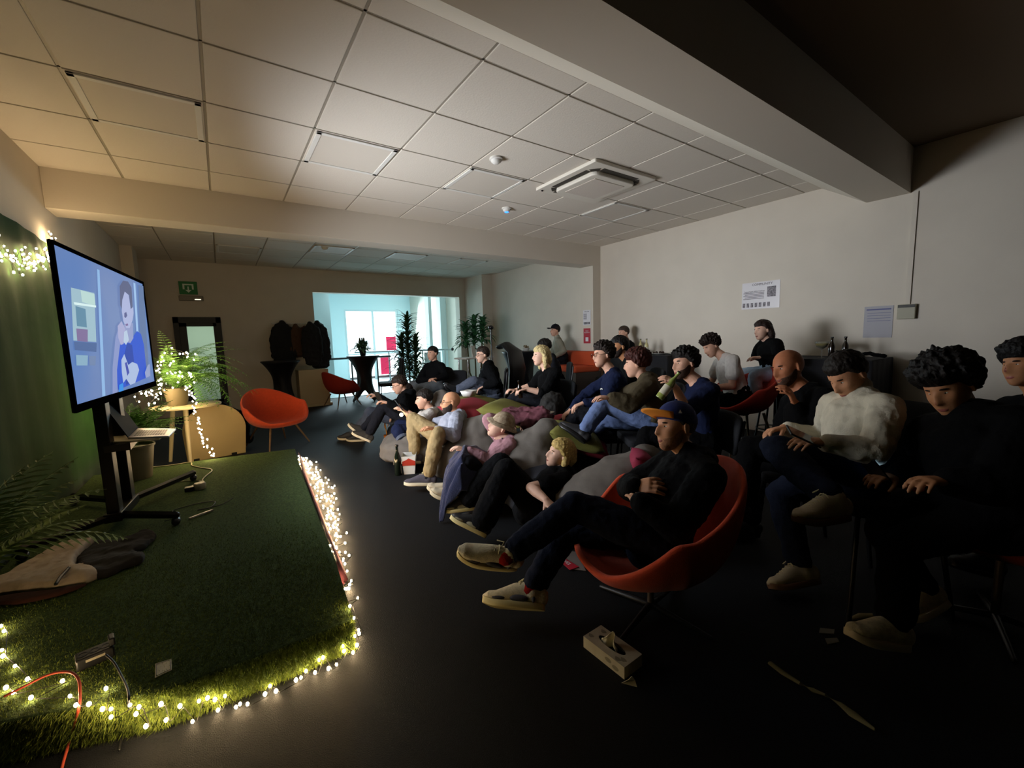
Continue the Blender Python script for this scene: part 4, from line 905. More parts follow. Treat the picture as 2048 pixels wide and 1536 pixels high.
    if S.get('cap'):
        cm, bmz = S['cap'][:2]; back = S['cap'][2] if len(S['cap']) > 2 else 0
        cb = MB(); shell(cb, Fm, hs, lambda d: smooth(-0.02, 0.02, d[:, 2] - (0.44 - 0.20 * np.clip(0.75 - d[:, 1], 0, 1.6))), lambda d: 0.010 + 0.011 * smooth(0.4, 1.0, d[:, 2]), -0.010, True)
        co = cb.obj('cap_crown', cm, t)
        cb = MB(); vs = []; fs = []
        for i in range(15):
            a = math.radians(-58 + 116 * i / 14)
            for k in range(6):
                r_ = 0.083 + 0.078 * k / 5 * (math.cos(a * 0.9) ** 0.6); x = r_ * math.sin(a) * (1 - 0.05 * k / 5); y = r_ * math.cos(a) + 0.012; z = 0.052 + 0.008 * k / 5 * math.cos(a) - 0.012 * (math.sin(a) ** 2) * (1 + k / 5) - S.get('peak', 0) * k / 5
                vs.append(Hc + (Fh[0] * x + Fh[1] * y + Fh[2] * z) * hs)
        for i in range(14):
            for k in range(5): a = i * 6 + k; fs.append((a, a + 1, a + 7, a + 6))
        cb.add(vs, fs).obj('cap_brim', bmz, co, solid=0.004)
        if S.get('badge'): bc = Hc + (Fh[0] * -0.088 + Fh[1] * 0.020 + Fh[2] * 0.068) * hs; MB().add([bc, bc + Fh[1] * 0.020 * hs, bc + (Fh[1] * 0.006 + Fh[2] * 0.018 + Fh[0] * 0.006) * hs], [(0, 1, 2)]).obj('cap_badge', m_white, co, solid=0.002, smooth=False)
        MB().ball(Hc + Fh[2] * 0.140 * hs - Fh[1] * 0.012 * hs, 0.008, 8).obj('cap_button', cm, co)
    if S.get('mark'):
        mt_, sz, kind_ = S['mark']; c = J['neck'] - ts * S.get('mark_z', 0.13) * s + chest * (0.128 + S.get('top_g', 0.016)) * s * w - lat * S.get('mark_x', 0.06) * s; Mk = lambda x, z: c - lat * x + ts * z + chest * 0.006 - chest * 0.9 * abs(x + S.get('mark_x', 0.06)) ** 2 * 3
        mk_ = MB()
        if kind_ == 'bar': mk_.tube([Mk(-sz, 0), Mk(0, sz * 0.4), Mk(sz, 0)], 0.006, 6)
        else:
            for a_, b_ in (((-sz, -sz * 1.4), (-sz, sz * 1.4)), ((sz, -sz * 1.4), (sz, sz * 1.4)), ((-sz, 0.2 * sz), (sz, 0.2 * sz))): mk_.tube([Mk(*a_), Mk((a_[0] + b_[0]) / 2, (a_[1] + b_[1]) / 2), Mk(*b_)], 0.008, 6)
        mk_.obj('chest_print', mt_, t)
    # ---- clothes
    g = S.get('top_g', 0.016)
    cl = MB(); torso(cl, g, S.get('collar', 0.02)); sl = S.get('sleeve', 'long')
    for nm in 'RL':
        sh, el, wr = J['sh' + nm], J['el' + nm], J['wr' + nm]
        if sl == 'long':
            cl.tube([sh, (sh + el) / 2, el], [(0.056 + g) * s, (0.053 + g) * s, (0.045 + g) * s], 14)
            cl.tube([el, el * 0.6 + wr * 0.4, el * (1 - S.get('cuff_at', 0.88)) + wr * S.get('cuff_at', 0.88)], [(0.045 + g) * s, (0.041 + g) * s, (0.030 + g * 0.8) * s], 14)
        elif sl == 'elbow':
            cl.tube([sh, (sh + el) / 2, el, el * 0.85 + wr * 0.15], [(0.056 + g) * s, (0.053 + g) * s, (0.046 + g) * s, (0.044 + g) * s], 14)
        else: cl.tube([sh, sh * 0.45 + el * 0.55], [(0.060 + g) * s, (0.060 + g) * s], 14)
    if S.get('turtle'): cl.tube([J['neck'] - ts * 0.04 * s, J['neck'] + unit(nb - J['neck']) * 0.055 * s], [0.085 * s, 0.064 * s], 18)
    if S.get('hood'):
        hb_ = J['neck'] - chest * 0.065 * s + ts * 0.015 * s
        cl.tube([hb_ + lat * 0.09 * s + chest * 0.05 * s, hb_ + lat * 0.05 * s - chest * 0.02 * s, hb_ - chest * 0.035 * s, hb_ - lat * 0.05 * s - chest * 0.02 * s, hb_ - lat * 0.09 * s + chest * 0.05 * s], [0.035 * s, 0.045 * s, 0.05 * s, 0.045 * s, 0.035 * s], 12)
    cl.obj(S.get('top_name', 'sweater'), S['top'], t, remesh=max(q, 0.0065), disp=S.get('fold', 0.022), dscale=0.09, smit=3)
    gp = S.get('pant_g', 0.020); pn = MB(); P, N = J['pel'], J['neck']
    pn.tube([P - ts * 0.06 * s, P + ts * 0.03 * s, P + ts * 0.10 * s], [(0.140 * w + gp) * s, (0.158 * w + gp) * s, (0.145 * w + gp) * s], 22, flat=[(0.105 * w + gp) * s, (0.118 * w + gp) * s, (0.108 * w + gp) * s], lat=lat)
    pk = S.get('pant_end', 0.90)
    for nm in 'RL':
        hp, kn, an = J['hip' + nm], J['kn' + nm], J['an' + nm]; fl = S.get('flare', 0.0)
        pn.tube([hp, (hp + kn) / 2, kn], [(0.086 + gp) * s, (0.074 + gp) * s, (0.056 + gp) * s], 16)
        e = kn + (an - kn) * (pk if np.isscalar(pk) else pk[0 if nm == 'R' else 1])
        pn.tube([kn, kn * 0.6 + e * 0.4, e], [(0.056 + gp) * s, (0.056 + gp + fl * 0.3) * s, (0.043 + gp + fl) * s], 16)
    pn.obj('trousers', S['pants'], t, remesh=max(q, 0.0065), disp=S.get('fold', 0.022) * 0.9, dscale=0.08, smit=3)
    if S.get('cuff'):
        for nm in 'RL':
            kn, an = J['kn' + nm], J['an' + nm]; k = pk if np.isscalar(pk) else pk[0 if nm == 'R' else 1]
            e = kn + (an - kn) * k; MB().tube([e - unit(an - kn) * 0.02, e + unit(an - kn) * 0.02], [(0.055 + gp) * s] * 2, 16, dome=False).obj('trouser_cuff', S['cuff'], t, bevel=0.005, smooth=False)
    for nm in 'RL':
        kn, an = J['kn' + nm], J['an' + nm]; td = V3(S.get('toe' + nm, fwd)); shn = unit(kn - an); upv = unit(V3(S['tup' + nm])) if 'tup' + nm in S else (V3((0, 0, 1)) if J['an' + nm][2] < 0.12 else shn)
        if 'toe' + nm not in S and J['an' + nm][2] >= 0.12: td = unit(td - upv * np.dot(td, upv))
        if S.get('socks'): MB().tube([an - shn * 0.02, an + shn * 0.10 * s], [0.043 * s, 0.045 * s], 14).obj('sock', S['socks'], t)
        sh_ = S.get('shoes', (m_black, m_white)); shoe(t, an, td, upv, s, sh_[0], sh_[1], accent=sh_[2] if len(sh_) > 2 else None, lace=sh_[3] if len(sh_) > 3 else None, size=S.get('shoe_size', 0.285))
    return t, J, Fh, Hc
# ================================================================ the audience
LF = (-0.82, 0.57, 0.0)                 # facing the television side
sk_w = skin('warm', 'c08a66'); sk_l = skin('light', 'cf9f86'); sk_p = skin('pale', 'd6ab94'); sk_t = skin('tan', 'a8744f')
blk = cloth('black', '070708', sc=70); blk2 = cloth('black_knit', '0b0c0e', sc=90); navy = cloth('navy', '161d36'); char = cloth('charcoal', '1a1b20')
dkj = cloth('dark_denim', '171c2a', sc=160); gj = cloth('grey_denim', '4d5361', sc=160); bj = cloth('blue_denim', '66779f', sc=160); lj = cloth('light_denim', 'a6bdd6', sc=160); bkj = cloth('black_denim', '1d1e24', sc=160)
khaki = cloth('khaki', '94805c', sc=160); ghood = cloth('grey_hoodie', '8f929f'); wt = cloth('white_tee', 'c6c0ba'); wsw = cloth('white_knit', 'c3bca8', b=0.35, sc=140); pink = cloth('pink_hoodie', '9a737a'); olive = cloth('olive_jacket', '4a4232')
gsw = cloth('grey_sweater', '8f8e80')
m_shoe_b = mat('shoe_beige', 'd2c6a4', 0.7, bump=0.4, bscale=200, var=0.12, vscale=60); m_sole_y = mat('sole_yellow', 'd6c78e', 0.6); m_acc = mat('shoe_grey_panel', '3c3b42', 0.6); m_lace = mat('lace_cream', 'd2c79c', 0.8)
m_shoe_g = mat('shoe_grey', '4a4650', 0.8, bump=0.4, bscale=200); m_sole_w = mat('sole_cream', 'c9bda0', 0.6); m_shoe_w = mat('shoe_white', 'b9ab90', 0.7, bump=0.2, bscale=150); m_shoe_k = mat('shoe_black', '1b1b1e', 0.6); m_sole_t = mat('sole_tan', '6b4a30', 0.7)
redsock = cloth('red_sock', '8c1a14')
def P(**k): return person(k)

# 1 foreground man in the low orange armchair
P(label='man in a blue cap with orange brim, arms crossed, in an orange armchair', d=2.12, q=0.0042, hi=True, face=LF, gaze=(-0.93, 0.36, 0.10), s=1.03, w=1.05, hs=0.98,
  pel=(1312, 1072), neck=(1395, 925), head=(1354, 855), armR=((1224, 996, 0.5), (1268, 975, -0.9)), armL=((1352, 1052, -0.7), (1282, 1008, -0.2)), cuff_at=0.97,
  legL=((1105, 990, -0.2), (1018, 1108, 0.2)), legR=((1122, 1068, 0.2), (1063, 1178, -0.1)), toeL=(-0.80, 0.45, 0.30), tupL=(-0.2, -0.35, 0.9), toeR=(-0.72, 0.69, 0.0),
  handR=dict(add=(0.75, -0.45, 0.12), nrm=(-0.5, -0.6, 0.75), curl=0.65, side=1), handL=dict(dir=(0.6, 0.75, 0.0), curl=0.2), skin=sk_w, hair=('1a1310', 'short', 0.008, 0.34), brow='2a1d14', stubble=('96684a', 0.0010), peak=-0.032, badge=True,
  cap=(mat('cap_blue', '15225a', 0.85, bump=0.3, bscale=200), mat('cap_orange', 'd98a2a', 0.8)), top=blk, top_name='jacket', top_g=0.028, turtle=True, fold=0.03, pants=dkj, pant_g=0.016, socks=redsock, shoes=(m_shoe_b, m_sole_y, m_acc, m_lace), shoe_size=0.31)
# 2 man in the white turtleneck
WSM = P(label='man in a white turtleneck sweater looking down at his phone, one ankle on his knee', d=2.2, q=0.005, hi=True, face=LF, gaze=(-0.78, 0.32, -0.55), s=1.0, w=1.02,
  pel=(1712, 935), neck=(1722, 797), head=(1698, 748), armL=((1748, 905, -0.8), (1645, 884, -0.5)), armR=((1650, 880, 0.6), (1622, 872, -0.2)),
  legL=((1628, 915, -0.3), (1668, 1000, -0.9)), legR=((1560, 985, 0.3), (1610, 1162, -0.2)), toeL=(-0.93, 0.40, 0.02), tupL=(-0.1, 0.25, 0.95), toeR=(-0.85, 0.5, -0.1),
  handL=dict(dir=(-0.85, 0.5, 0.12), nrm=(0.2, -0.4, 0.9), curl=0.7), handR=dict(dir=(-0.8, 0.45, -0.1), nrm=(0, 0.3, 0.9), curl=0.8), skin=sk_w, hair=('17110d', 'short', 0.016, 0.40), top=wsw, turtle=True, top_g=0.020, fold=0.03, pants=dkj, shoes=(m_shoe_w, m_sole_t, None, m_lace))
# 3 dark hooded person at the right
RDK = P(label='person in black with bushy dark hair holding a glowing phone at the right', d=1.72, q=0.006, face=(-0.85, 0.45, 0), gaze=(-0.9, 0.25, -0.35), w=1.15,
  pel=(1985, 1010), neck=(1946, 842), head=(1900, 772), armL=((2000, 970, -0.7), (1890, 962, -0.3)), armR=((1850, 930, 0.6), (1830, 938, -0.3)), legL=((1800, 1090, -0.3), (1790, 1250, 0.2)), legR=((1830, 1040, 0.4), (1850, 1180, 0.2)),
  handL=dict(dir=(-0.8, 0.4, 0.1)), handR=dict(dir=(-0.8, 0.45, 0.1)), skin=sk_t, hair=('0d0a09', 'short', 0.050, 0.30), hnoise=0.4, hns=8, top=blk, top_name='hoodie', hood=True, top_g=0.034, pants=blk, shoes=(m_shoe_b, m_sole_w))
# 4 bald man
P(label='bald bearded man in black resting his chin on his hand', d=2.6, q=0.0055, face=LF, gaze=(-0.9, 0.38, -0.12), w=1.08,
  pel=(1648, 925), neck=(1618, 790), head=(1578, 735), armL=((1612, 895, -0.7), (1590, 806, 0.1)), armR=((1560, 880, 0.5), (1520, 905, 0)), legL=((1500, 892, -0.2), (1478, 1010, 0)), legR=((1510, 930, 0.5), (1500, 1050, 0.2)),
  handL=dict(dir=(-0.45, 0.2, 0.85), nrm=(0.3, -0.9, 0.1), curl=0.9), skin=skin('reddish', 'b0704e'), hair=('2a1a12', 'bald'), stubble=('4a2f20', 0.0025), top=blk, top_g=0.022, pants=blk, shoes=(m_shoe_k, m_black))
# 5 man drinking from a bottle
BOT = P(label='dark haired man in a navy shirt drinking from a glass bottle', d=3.25, q=0.0055, face=LF, gaze=(-0.93, 0.33, 0.02), s=1.0,
  pel=(1405, 885), neck=(1402, 772), head=(1372, 728), armL=((1372, 822, -0.7), (1353, 778, -0.6)), armR=((1330, 830, 0.4), (1310, 850, 0)), legL=((1290, 870, 0), (1275, 960, 0)), legR=((1300, 860, 0.6), (1290, 950, 0.4)),
  handL=dict(dir=(-0.55, 0.3, 0.75), nrm=(0.3, -0.9, 0.2), curl=1.0), sleeve='elbow', skin=sk_l, hair=('0e0b0a', 'short', 0.028, 0.38), hnoise=0.55, hns=10, stubble=('4a3226', 0.0015), top=navy, pants=blk, shoes=(m_shoe_k, m_black))
# 6 brown jacket
P(label='person with reddish hair in an olive brown jacket and blue jeans, turned away', d=3.6, face=(-0.62, 0.78, 0), gaze=(-0.55, 0.8, -0.1), w=1.05,
  pel=(1308, 842), neck=(1296, 764), head=(1276, 727), armL=((1262, 808, -0.8), (1222, 796, -0.2)), armR=((1250, 790, 0.6), (1215, 795, 0)), legL=((1183, 798, -0.3), (1168, 862, -0.3)), legR=((1205, 838, 0.3), (1180, 870, 0.5)),
  skin=sk_l, hair=('3a1710', 'short', 0.03, 0.32), top=olive, top_name='jacket', top_g=0.034, pants=bj, shoes=(m_shoe_k, m_black))
# 7 man in the navy sweater with glasses
P(label='curly haired man with glasses in a navy sweater, hands clasped in his lap', d=4.1, face=LF, gaze=(-0.92, 0.3, 0.02), w=1.05,
  pel=(1240, 842), neck=(1226, 748), head=(1208, 710), armL=((1212, 806, -0.8), (1168, 806, -0.3)), armR=((1172, 790, 0.6), (1160, 802, -0.2)), legL=((1125, 828, -0.2), (1112, 905, 0)), legR=((1118, 818, 0.4), (1100, 890, 0.2)),
  handL=dict(dir=(-0.8, 0.5, -0.3), curl=0.9), handR=dict(dir=(-0.6, 0.2, -0.4), curl=0.9), skin=sk_l, hair=('1c120d', 'short', 0.030, 0.40), hnoise=0.55, hns=10, glasses=True, mark=(m_white, 0.018, 'bar'), top=navy, fold=0.03, pants=char, shoes=(m_shoe_k, m_black))
# 8 behind him
P(label='dark haired bearded person with a white collar behind the navy sweater man', d=4.6, q=0.007, face=LF, gaze=(-0.85, 0.3, 0),
  pel=(1282, 800), neck=(1258, 722), head=(1240, 694), armL=((1262, 780, -0.5), (1225, 800, 0)), armR=((1240, 770, 0.6), (1215, 790, 0)), legL=((1205, 820, 0), (1195, 880, 0)), legR=((1200, 810, 0.3), (1190, 870, 0)),
  skin=sk_t, hair=('0e0b0a', 'long', 0.016, 0.34), stubble=('2e211a', 0.003), top=blk, pants=blk, shoes=(m_shoe_k, m_black))
# 9 by the wall behind the drinks table
P(label='person in a black top sitting against the wall behind the drinks table', d=7.45, q=0.008, face=LF, gaze=(-0.95, 0.2, -0.05),
  pel=(1268, 742), neck=(1255, 680), head=(1245, 659), armL=((1262, 712, -0.4), (1245, 725, 0)), armR=((1246, 708, 0.4), (1238, 722, 0)), legL=((1225, 748, 0), (1222, 790, 0)), legR=((1222, 744, 0.3), (1218, 785, 0)),
  skin=sk_l, hair=('3a2c22', 'short', 0.014, 0.42), top=blk, pants=blk, shoes=(m_shoe_k, m_black))
# 10 white T-shirt
P(label='curly haired person in a white T-shirt bending forward near the right wall', d=4.75, q=0.0065, face=LF, gaze=(-0.8, 0.3, -0.4),
  pel=(1480, 800), neck=(1450, 715), head=(1422, 690), armL=((1465, 778, -0.6), (1425, 775, -0.3)), armR=((1425, 760, 0.5), (1412, 772, 0)), legL=((1412, 805, -0.1), (1398, 865, 0)), legR=((1405, 795, 0.4), (1395, 850, 0.2)),
  skin=sk_l, hair=('20130e', 'short', 0.034, 0.36), hnoise=0.55, hns=10, sleeve='short', top=wt, top_name='t_shirt', pants=blk, shoes=(m_shoe_k, m_sole_w))
# 11 woman by the wall
lk = [([(0, -0.085, 0.03), (0.0, -0.10, -0.06), (0.005, -0.095, -0.15), (0.01, -0.085, -0.20)], [0.06, 0.066, 0.055, 0.025]), ([(0.06, -0.05, 0.02), (0.075, -0.055, -0.08), (0.07, -0.06, -0.16)], [0.035, 0.036, 0.02]), ([(-0.06, -0.05, 0.02), (-0.075, -0.055, -0.08), (-0.07, -0.06, -0.16)], [0.035, 0.036, 0.02])]
P(label='long haired woman in a black V-neck top and light jeans sitting high', d=4.9, q=0.0065, face=LF, gaze=(-0.93, 0.35, -0.02), s=0.96,
  pel=(1548, 748), neck=(1538, 684), head=(1526, 661), armL=((1558, 722, -0.6), (1522, 715, -0.3)), armR=((1512, 712, 0.5), (1532, 718, -0.3)), legL=((1510, 752, -0.5), (1512, 805, 0.2)), legR=((1500, 748, 0.4), (1505, 800, 0.2)),
  skin=sk_p, hair=('21130d', 'long', 0.020, 0.40), locks=lk, top=blk, collar=-0.03, pants=lj, shoes=(m_shoe_w, m_sole_w))
# 12 blonde with bottle
lkb = [([(0, -0.08, 0.03), (0.0, -0.09, -0.06), (0.0, -0.075, -0.15)], [0.06, 0.062, 0.035]), ([(0.066, -0.02, 0.03), (0.083, -0.02, -0.06), (0.08, -0.02, -0.15)], [0.030, 0.034, 0.018]), ([(-0.066, -0.02, 0.03), (-0.083, -0.02, -0.06), (-0.08, -0.02, -0.15)], [0.030, 0.034, 0.018])]
BLO = P(label='woman with shoulder length blonde hair in a black top holding a small bottle', d=5.0, q=0.006, face=(-0.85, 0.1, 0), gaze=(-0.93, 0.22, 0.02), s=0.97,
  pel=(1105, 808), neck=(1096, 742), head=(1083, 712), armL=((1088, 786, -0.8), (1052, 778, -0.3)), armR=((1066, 770, 0.6), (1046, 776, -0.2)), legL=((1020, 806, -0.3), (1010, 860, 0)), legR=((1015, 795, 0.3), (1000, 850, 0.2)),
  handL=dict(dir=(-0.85, 0.3, -0.1), curl=0.9), handR=dict(dir=(-0.6, 0.1, 0.1), curl=0.9), sleeve='elbow', skin=sk_p, hair=('bba878', 'long', 0.022, 0.38), locks=lkb, brow='6b5233', top=blk, collar=-0.03, pants=char, shoes=(m_shoe_k, m_black))
# 13 behind the blonde
P(label='dark haired person half hidden behind the blonde woman', d=6.3, q=0.008, face=LF, gaze=(-0.9, 0.3, -0.2), pel=(1115, 770), neck=(1102, 716), head=(1090, 695), armL=((1108, 748, -0.4), (1085, 765, 0)), armR=((1090, 745, 0.4), (1080, 760, 0)), legL=((1075, 785, 0), (1070, 830, 0)), legR=((1070, 780, 0.3), (1066, 825, 0)),
  skin=sk_t, hair=('14100d', 'short', 0.022, 0.36), top=char, pants=blk, shoes=(m_shoe_k, m_black))
# 14 on the orange bench
P(label='person with a cap and pale sweater sitting on the orange bench', d=8.7, q=0.008, face=LF, gaze=(-0.97, 0.2, 0), pel=(1124, 716), neck=(1115, 679), head=(1111, 661), armL=((1128, 702, -0.4), (1108, 714, -0.2)), armR=((1106, 700, 0.4), (1102, 712, 0)), legL=((1100, 722, -0.2), (1098, 758, 0)), legR=((1098, 720, 0.2), (1094, 752, 0)),
  skin=sk_l, hair=('1d1512', 'short', 0.014, 0.38), cap=(char, char), top=gsw, turtle=True, pants=char, shoes=(m_shoe_k, m_black))
# 15 glasses, jacket, jeans
P(label='man with glasses in a black jacket, his jeans leg crossed ankle over knee', d=6.3, q=0.0065, face=LF, gaze=(-0.95, 0.05, 0), w=1.08, pel=(988, 778), neck=(977, 731), head=(966, 710), armL=((990, 765, -0.8), (968, 772, 0)), armR=((962, 762, 0.5), (958, 770, 0)), legL=((948, 762, -0.8), (915, 780, 0.1)), legR=((940, 775, 0.3), (935, 820, 0)),
  toeL=(-0.6, 0.0, 0.55), skin=sk_p, hair=('2b211b', 'short', 0.018, 0.40), glasses=True, top=blk2, top_name='jacket', top_g=0.026, pants=gj, shoes=(m_shoe_k, m_black))
# 16 black sweater, rear left chair
P(label='man in a black sweater and grey trousers, arms folded, sitting before the dracaena', d=7.0, q=0.0065, face=(-0.80, -0.25, 0), gaze=(-0.8, -0.3, -0.02), pel=(872, 772), neck=(869, 728), head=(866, 707), armL=((892, 752, -0.5), (872, 758, -0.6)), armR=((847, 748, -0.2), (862, 758, -0.6)), legL=((833, 778, -0.4), (826, 820, 0)), legR=((826, 770, 0.1), (806, 815, -0.1)),
  handL=dict(dir=(-0.7, -0.3, 0.1)), handR=dict(dir=(0.7, -0.4, 0.0), side=1), skin=sk_l, hair=('17110e', 'short', 0.010, 0.36), top=blk2, pants=cloth('grey_trousers', '5b5f63'), shoes=(m_shoe_k, m_black))
# 17b mostly hidden
P(label='person in grey jeans and dark sneakers at the far end of the front row', d=6.35, q=0.007, face=LF, pel=(800, 842), neck=(826, 796), head=(812, 782), armL=((818, 824, -0.2), (795, 830, 0)), armR=((800, 815, 0.3), (790, 825, 0)), legL=((738, 822, -0.3), (722, 878, 0)), legR=((704, 816, 0.3), (703, 868, 0.1)),
  skin=sk_l, hair=('1d1512', 'short', 0.014, 0.38), top=char, pants=gj, shoes=(m_shoe_k, m_sole_w))
# 17 black hoodie, glasses, phone
PHO = P(label='man in a black hoodie and glasses looking at the phone held over his knees', d=5.75, q=0.0065, face=LF, gaze=(-0.85, 0.05, -0.25), tl=0.42, mark=(ghood, 0.05, 'H'), mark_x=0.03, pel=(825, 842), neck=(812, 790), head=(800, 769), armL=((808, 822, -0.7), (776, 806, -0.4)), armR=((785, 812, 0.5), (770, 802, 0)), legL=((766, 812, -0.2), (732, 880, -0.1)), legR=((750, 806, 0.4), (720, 866, 0.3)),
  handL=dict(dir=(-0.8, 0.4, 0.3), curl=0.9), handR=dict(dir=(-0.8, 0.3, 0.3), curl=0.9), skin=sk_l, hair=('2b201a', 'short', 0.018, 0.38), glasses=True, top=blk2, top_name='hoodie', hood=True, top_g=0.024, pants=bkj, shoes=(cloth('shoe_fabric', '3a3733'), m_sole_w))
# 18 reclining, white tee, phone
TEE = P(label='young man in a white T-shirt and rolled up dark jeans lying back holding a phone', d=5.15, q=0.006, face=LF, tl=0.36, gaze=(-0.92, 0.25, -0.1), pel=(843, 868), neck=(866, 824), head=(850, 798), armL=((836, 850, -0.7), (812, 826, 0.2)), armR=((830, 835, 0.5), (812, 822, 0.2)), legL=((795, 860, -0.3), (822, 908, -0.6)), legR=((800, 850, 0.5), (818, 896, 0.3)), toeL=(-0.7, 0.3, -0.2), pant_end=0.35, cuff=gj,
  handL=dict(dir=(-0.6, 0.3, 0.7), curl=0.9), sleeve='short', skin=sk_l, hair=('1c1410', 'short', 0.014, 0.36), top=wt, top_name='t_shirt', pants=navy, shoes=(m_shoe_k, m_black))
# 19 grey hoodie, khaki trousers
P(label='bald bearded man with glasses in a grey hoodie and khaki trousers, arms crossed', d=4.5, q=0.0055, face=LF, gaze=(-0.88, 0.2, 0.05), w=1.08, tl=0.40, pel=(886, 880), neck=(919, 833), head=(903, 805), armL=((908, 872, -0.8), (872, 858, -0.3)), armR=((875, 845, 0.5), (895, 852, -0.4)), legL=((876, 868, -0.8), (856, 955, -0.5)), legR=((856, 858, 0.2), (832, 946, -0.1)), toeL=(-0.8, 0.55, 0), toeR=(-0.8, 0.55, 0),
  skin=sk_w, hair=('2a1a12', 'bald'), stubble=('2b1f18', 0.006), glasses=True, top=ghood, top_name='hoodie', top_g=0.022, fold=0.03, pants=khaki, socks=char, shoes=(m_shoe_g, m_sole_w, None, m_lace), shoe_size=0.30)
# 20 hat, blanket
HAT = P(label='person in a pink hoodie and pale hat lying back under a navy blanket', d=3.75, q=0.0055, face=LF, gaze=(-0.90, 0.22, 0.45), hup=(0.5, -0.3, 0.8), tl=0.44, pel=(982, 952), neck=(1022, 885), head=(1003, 854), armL=((975, 925, -0.5), (935, 902, 0)), armR=((978, 838, 0.5), (1000, 842, 0.2)), legL=((935, 928, -0.7), (915, 985, 0.2)), legR=((925, 918, -0.6), (905, 975, 0.3)),
  skin=sk_p, hair=('241913', 'short', 0.014, 0.36), top=pink, top_name='hoodie', hood=True, top_g=0.024, pants=char, shoes=(m_shoe_w, m_sole_w))
# 21 blonde woman in front
lk2 = [([(0, -0.08, 0.04), (0.0, -0.10, -0.03), (0.0, -0.085, -0.10)], [0.058, 0.062, 0.035]), ([(0.068, -0.025, 0.02), (0.082, -0.03, -0.04), (0.07, -0.03, -0.10)], [0.026, 0.030, 0.018]), ([(-0.068, -0.025, 0.02), (-0.082, -0.03, -0.04), (-0.07, -0.03, -0.10)], [0.026, 0.030, 0.018])]
P(label='blonde woman in a black T-shirt and black trousers leaning back against the big bean bag', d=3.2, q=0.005, face=LF, gaze=(-0.92, 0.30, 0.28), hup=(0.35, -0.25, 0.9), s=0.97, tl=0.42, pant_g=0.034, pel=(1070, 1008), neck=(1128, 946), head=(1122, 908), armL=((1062, 975, -0.7), (1092, 1000, -0.5)), armR=((1075, 965, 0.6), (1060, 990, 0)), legL=((1012, 940, -0.5), (952, 1072, -0.3)), legR=((1000, 925, 0.5), (938, 998, 0.3)), toeR=(-0.85, 0.5, -0.08), pant_end=0.95, flare=0.018,
  sleeve='short', skin=sk_p, hair=('b59a5c', 'long', 0.020, 0.36), locks=lk2, brow='7a6038', top=blk, top_name='t_shirt', pants=blk2, shoes=(m_shoe_k, m_sole_y, mat('shoe_line', '8a846c', 0.6), m_lace), shoe_size=0.30)
# 22 right edge
P(label='person in black partly cut off at the right edge of the picture', d=2.25, q=0.008, face=LF, pel=(2110, 950), neck=(2090, 800), head=(2052, 728), armL=((2110, 880, -0.5), (2050, 930, 0)), armR=((2060, 880, 0.4), (2040, 930, 0)), legL=((1990, 980, 0), (1980, 1120, 0)), legR=((2000, 960, 0.3), (1990, 1100, 0)),
  skin=sk_t, hair=('0d0a09', 'short', 0.04, 0.34), top=blk, top_name='jacket', pants=blk, shoes=(m_shoe_k, m_black))
# ================================================================ seats, bean bags, props
m_chairf = mat('chair_fabric', '121317', 0.9, bump=0.3, bscale=200)
def meeting_chair(lab, loc, facing, seat=0.46, frame_m=None, first=[]):
    """stackable meeting chair, facing local +Y"""
    if first:
        t = dup(first[0], loc, face_rot(*facing), lab)
    else:
        t = thing('meeting_chair', lab, 'chair', loc, face_rot(*facing), 'black meeting chairs'); first.append(t)
        MB().prism(rsq(0.225, 0.05), 0.425, 0.475).obj('seat', m_chairf, t, smooth=False, bevel=0.012)
        mb = MB(); vs = []; fs = []
        for j in range(7):
            for i in range(11):
                u = -1 + 2 * i / 10; v = j / 6; w = 0.225 * (1 - 0.12 * (1 - v)) * (1 - 0.10 * max(0, abs(v * 2 - 1) - 0.6)); vs.append((u * w, -0.235 + 0.035 * u * u - 0.03 * v, 0.52 + 0.33 * v - 0.02 * abs(u) ** 4 * (1 if j == 6 else (-1 if j == 0 else 0))))
        for j in range(6):
            for i in range(10): a = j * 11 + i; fs.append((a, a + 1, a + 12, a + 11))
        mb.add(vs, fs).obj('backrest', m_chairf, t, solid=0.035, subd=1)
        m_fr = m_black
        for sx in (-1, 1):
            MB().tube([(0.20 * sx, 0.20, 0.44), (0.235 * sx, 0.24, 0.0)], 0.011, 8).obj('leg', m_fr, t)
            MB().tube([(0.20 * sx, -0.26, 0.80), (0.205 * sx, -0.22, 0.50), (0.21 * sx, -0.18, 0.42), (0.235 * sx, -0.27, 0.0)], 0.011, 8).obj('leg', m_fr, t)
    t.scale = (1, 1, seat / 0.46); return t
def seat_for(px, py, d, lab, facing=LF, z=None, back=0.05, **k):
    p = D(px, py, d); f = unit((facing[0], facing[1], 0)); zz = (p[2] - 0.135) if z is None else z
    return meeting_chair(lab, (float(p[0] + f[0] * back), float(p[1] + f[1] * back), 0), facing, zz, **k)
seat_for(1752, 935, 2.2, 'black chair under the man in the white turtleneck')
seat_for(1648, 925, 2.6, 'black chair under the bald man in black')
seat_for(1405, 885, 3.25, 'black chair under the man drinking from the bottle')
seat_for(1308, 842, 3.6, 'black chair under the person in the olive brown jacket')
seat_for(1240, 842, 4.1, 'black chair under the man in the navy sweater')
seat_for(1282, 800, 4.6, 'black chair under the bearded person with the white collar')
seat_for(1105, 808, 5.0, 'black chair under the blonde woman with the bottle', (-0.85, 0.1, 0))
seat_for(1115, 770, 6.3, 'black chair under the dark haired person behind the blonde')
seat_for(988, 778, 6.3, 'black chair under the man with the crossed jeans leg')
seat_for(872, 772, 7.0, 'black chair under the man in the black sweater by the dracaena', (-0.8, -0.25, 0))
seat_for(2110, 950, 2.25, 'black chair under the person cut off at the right edge')
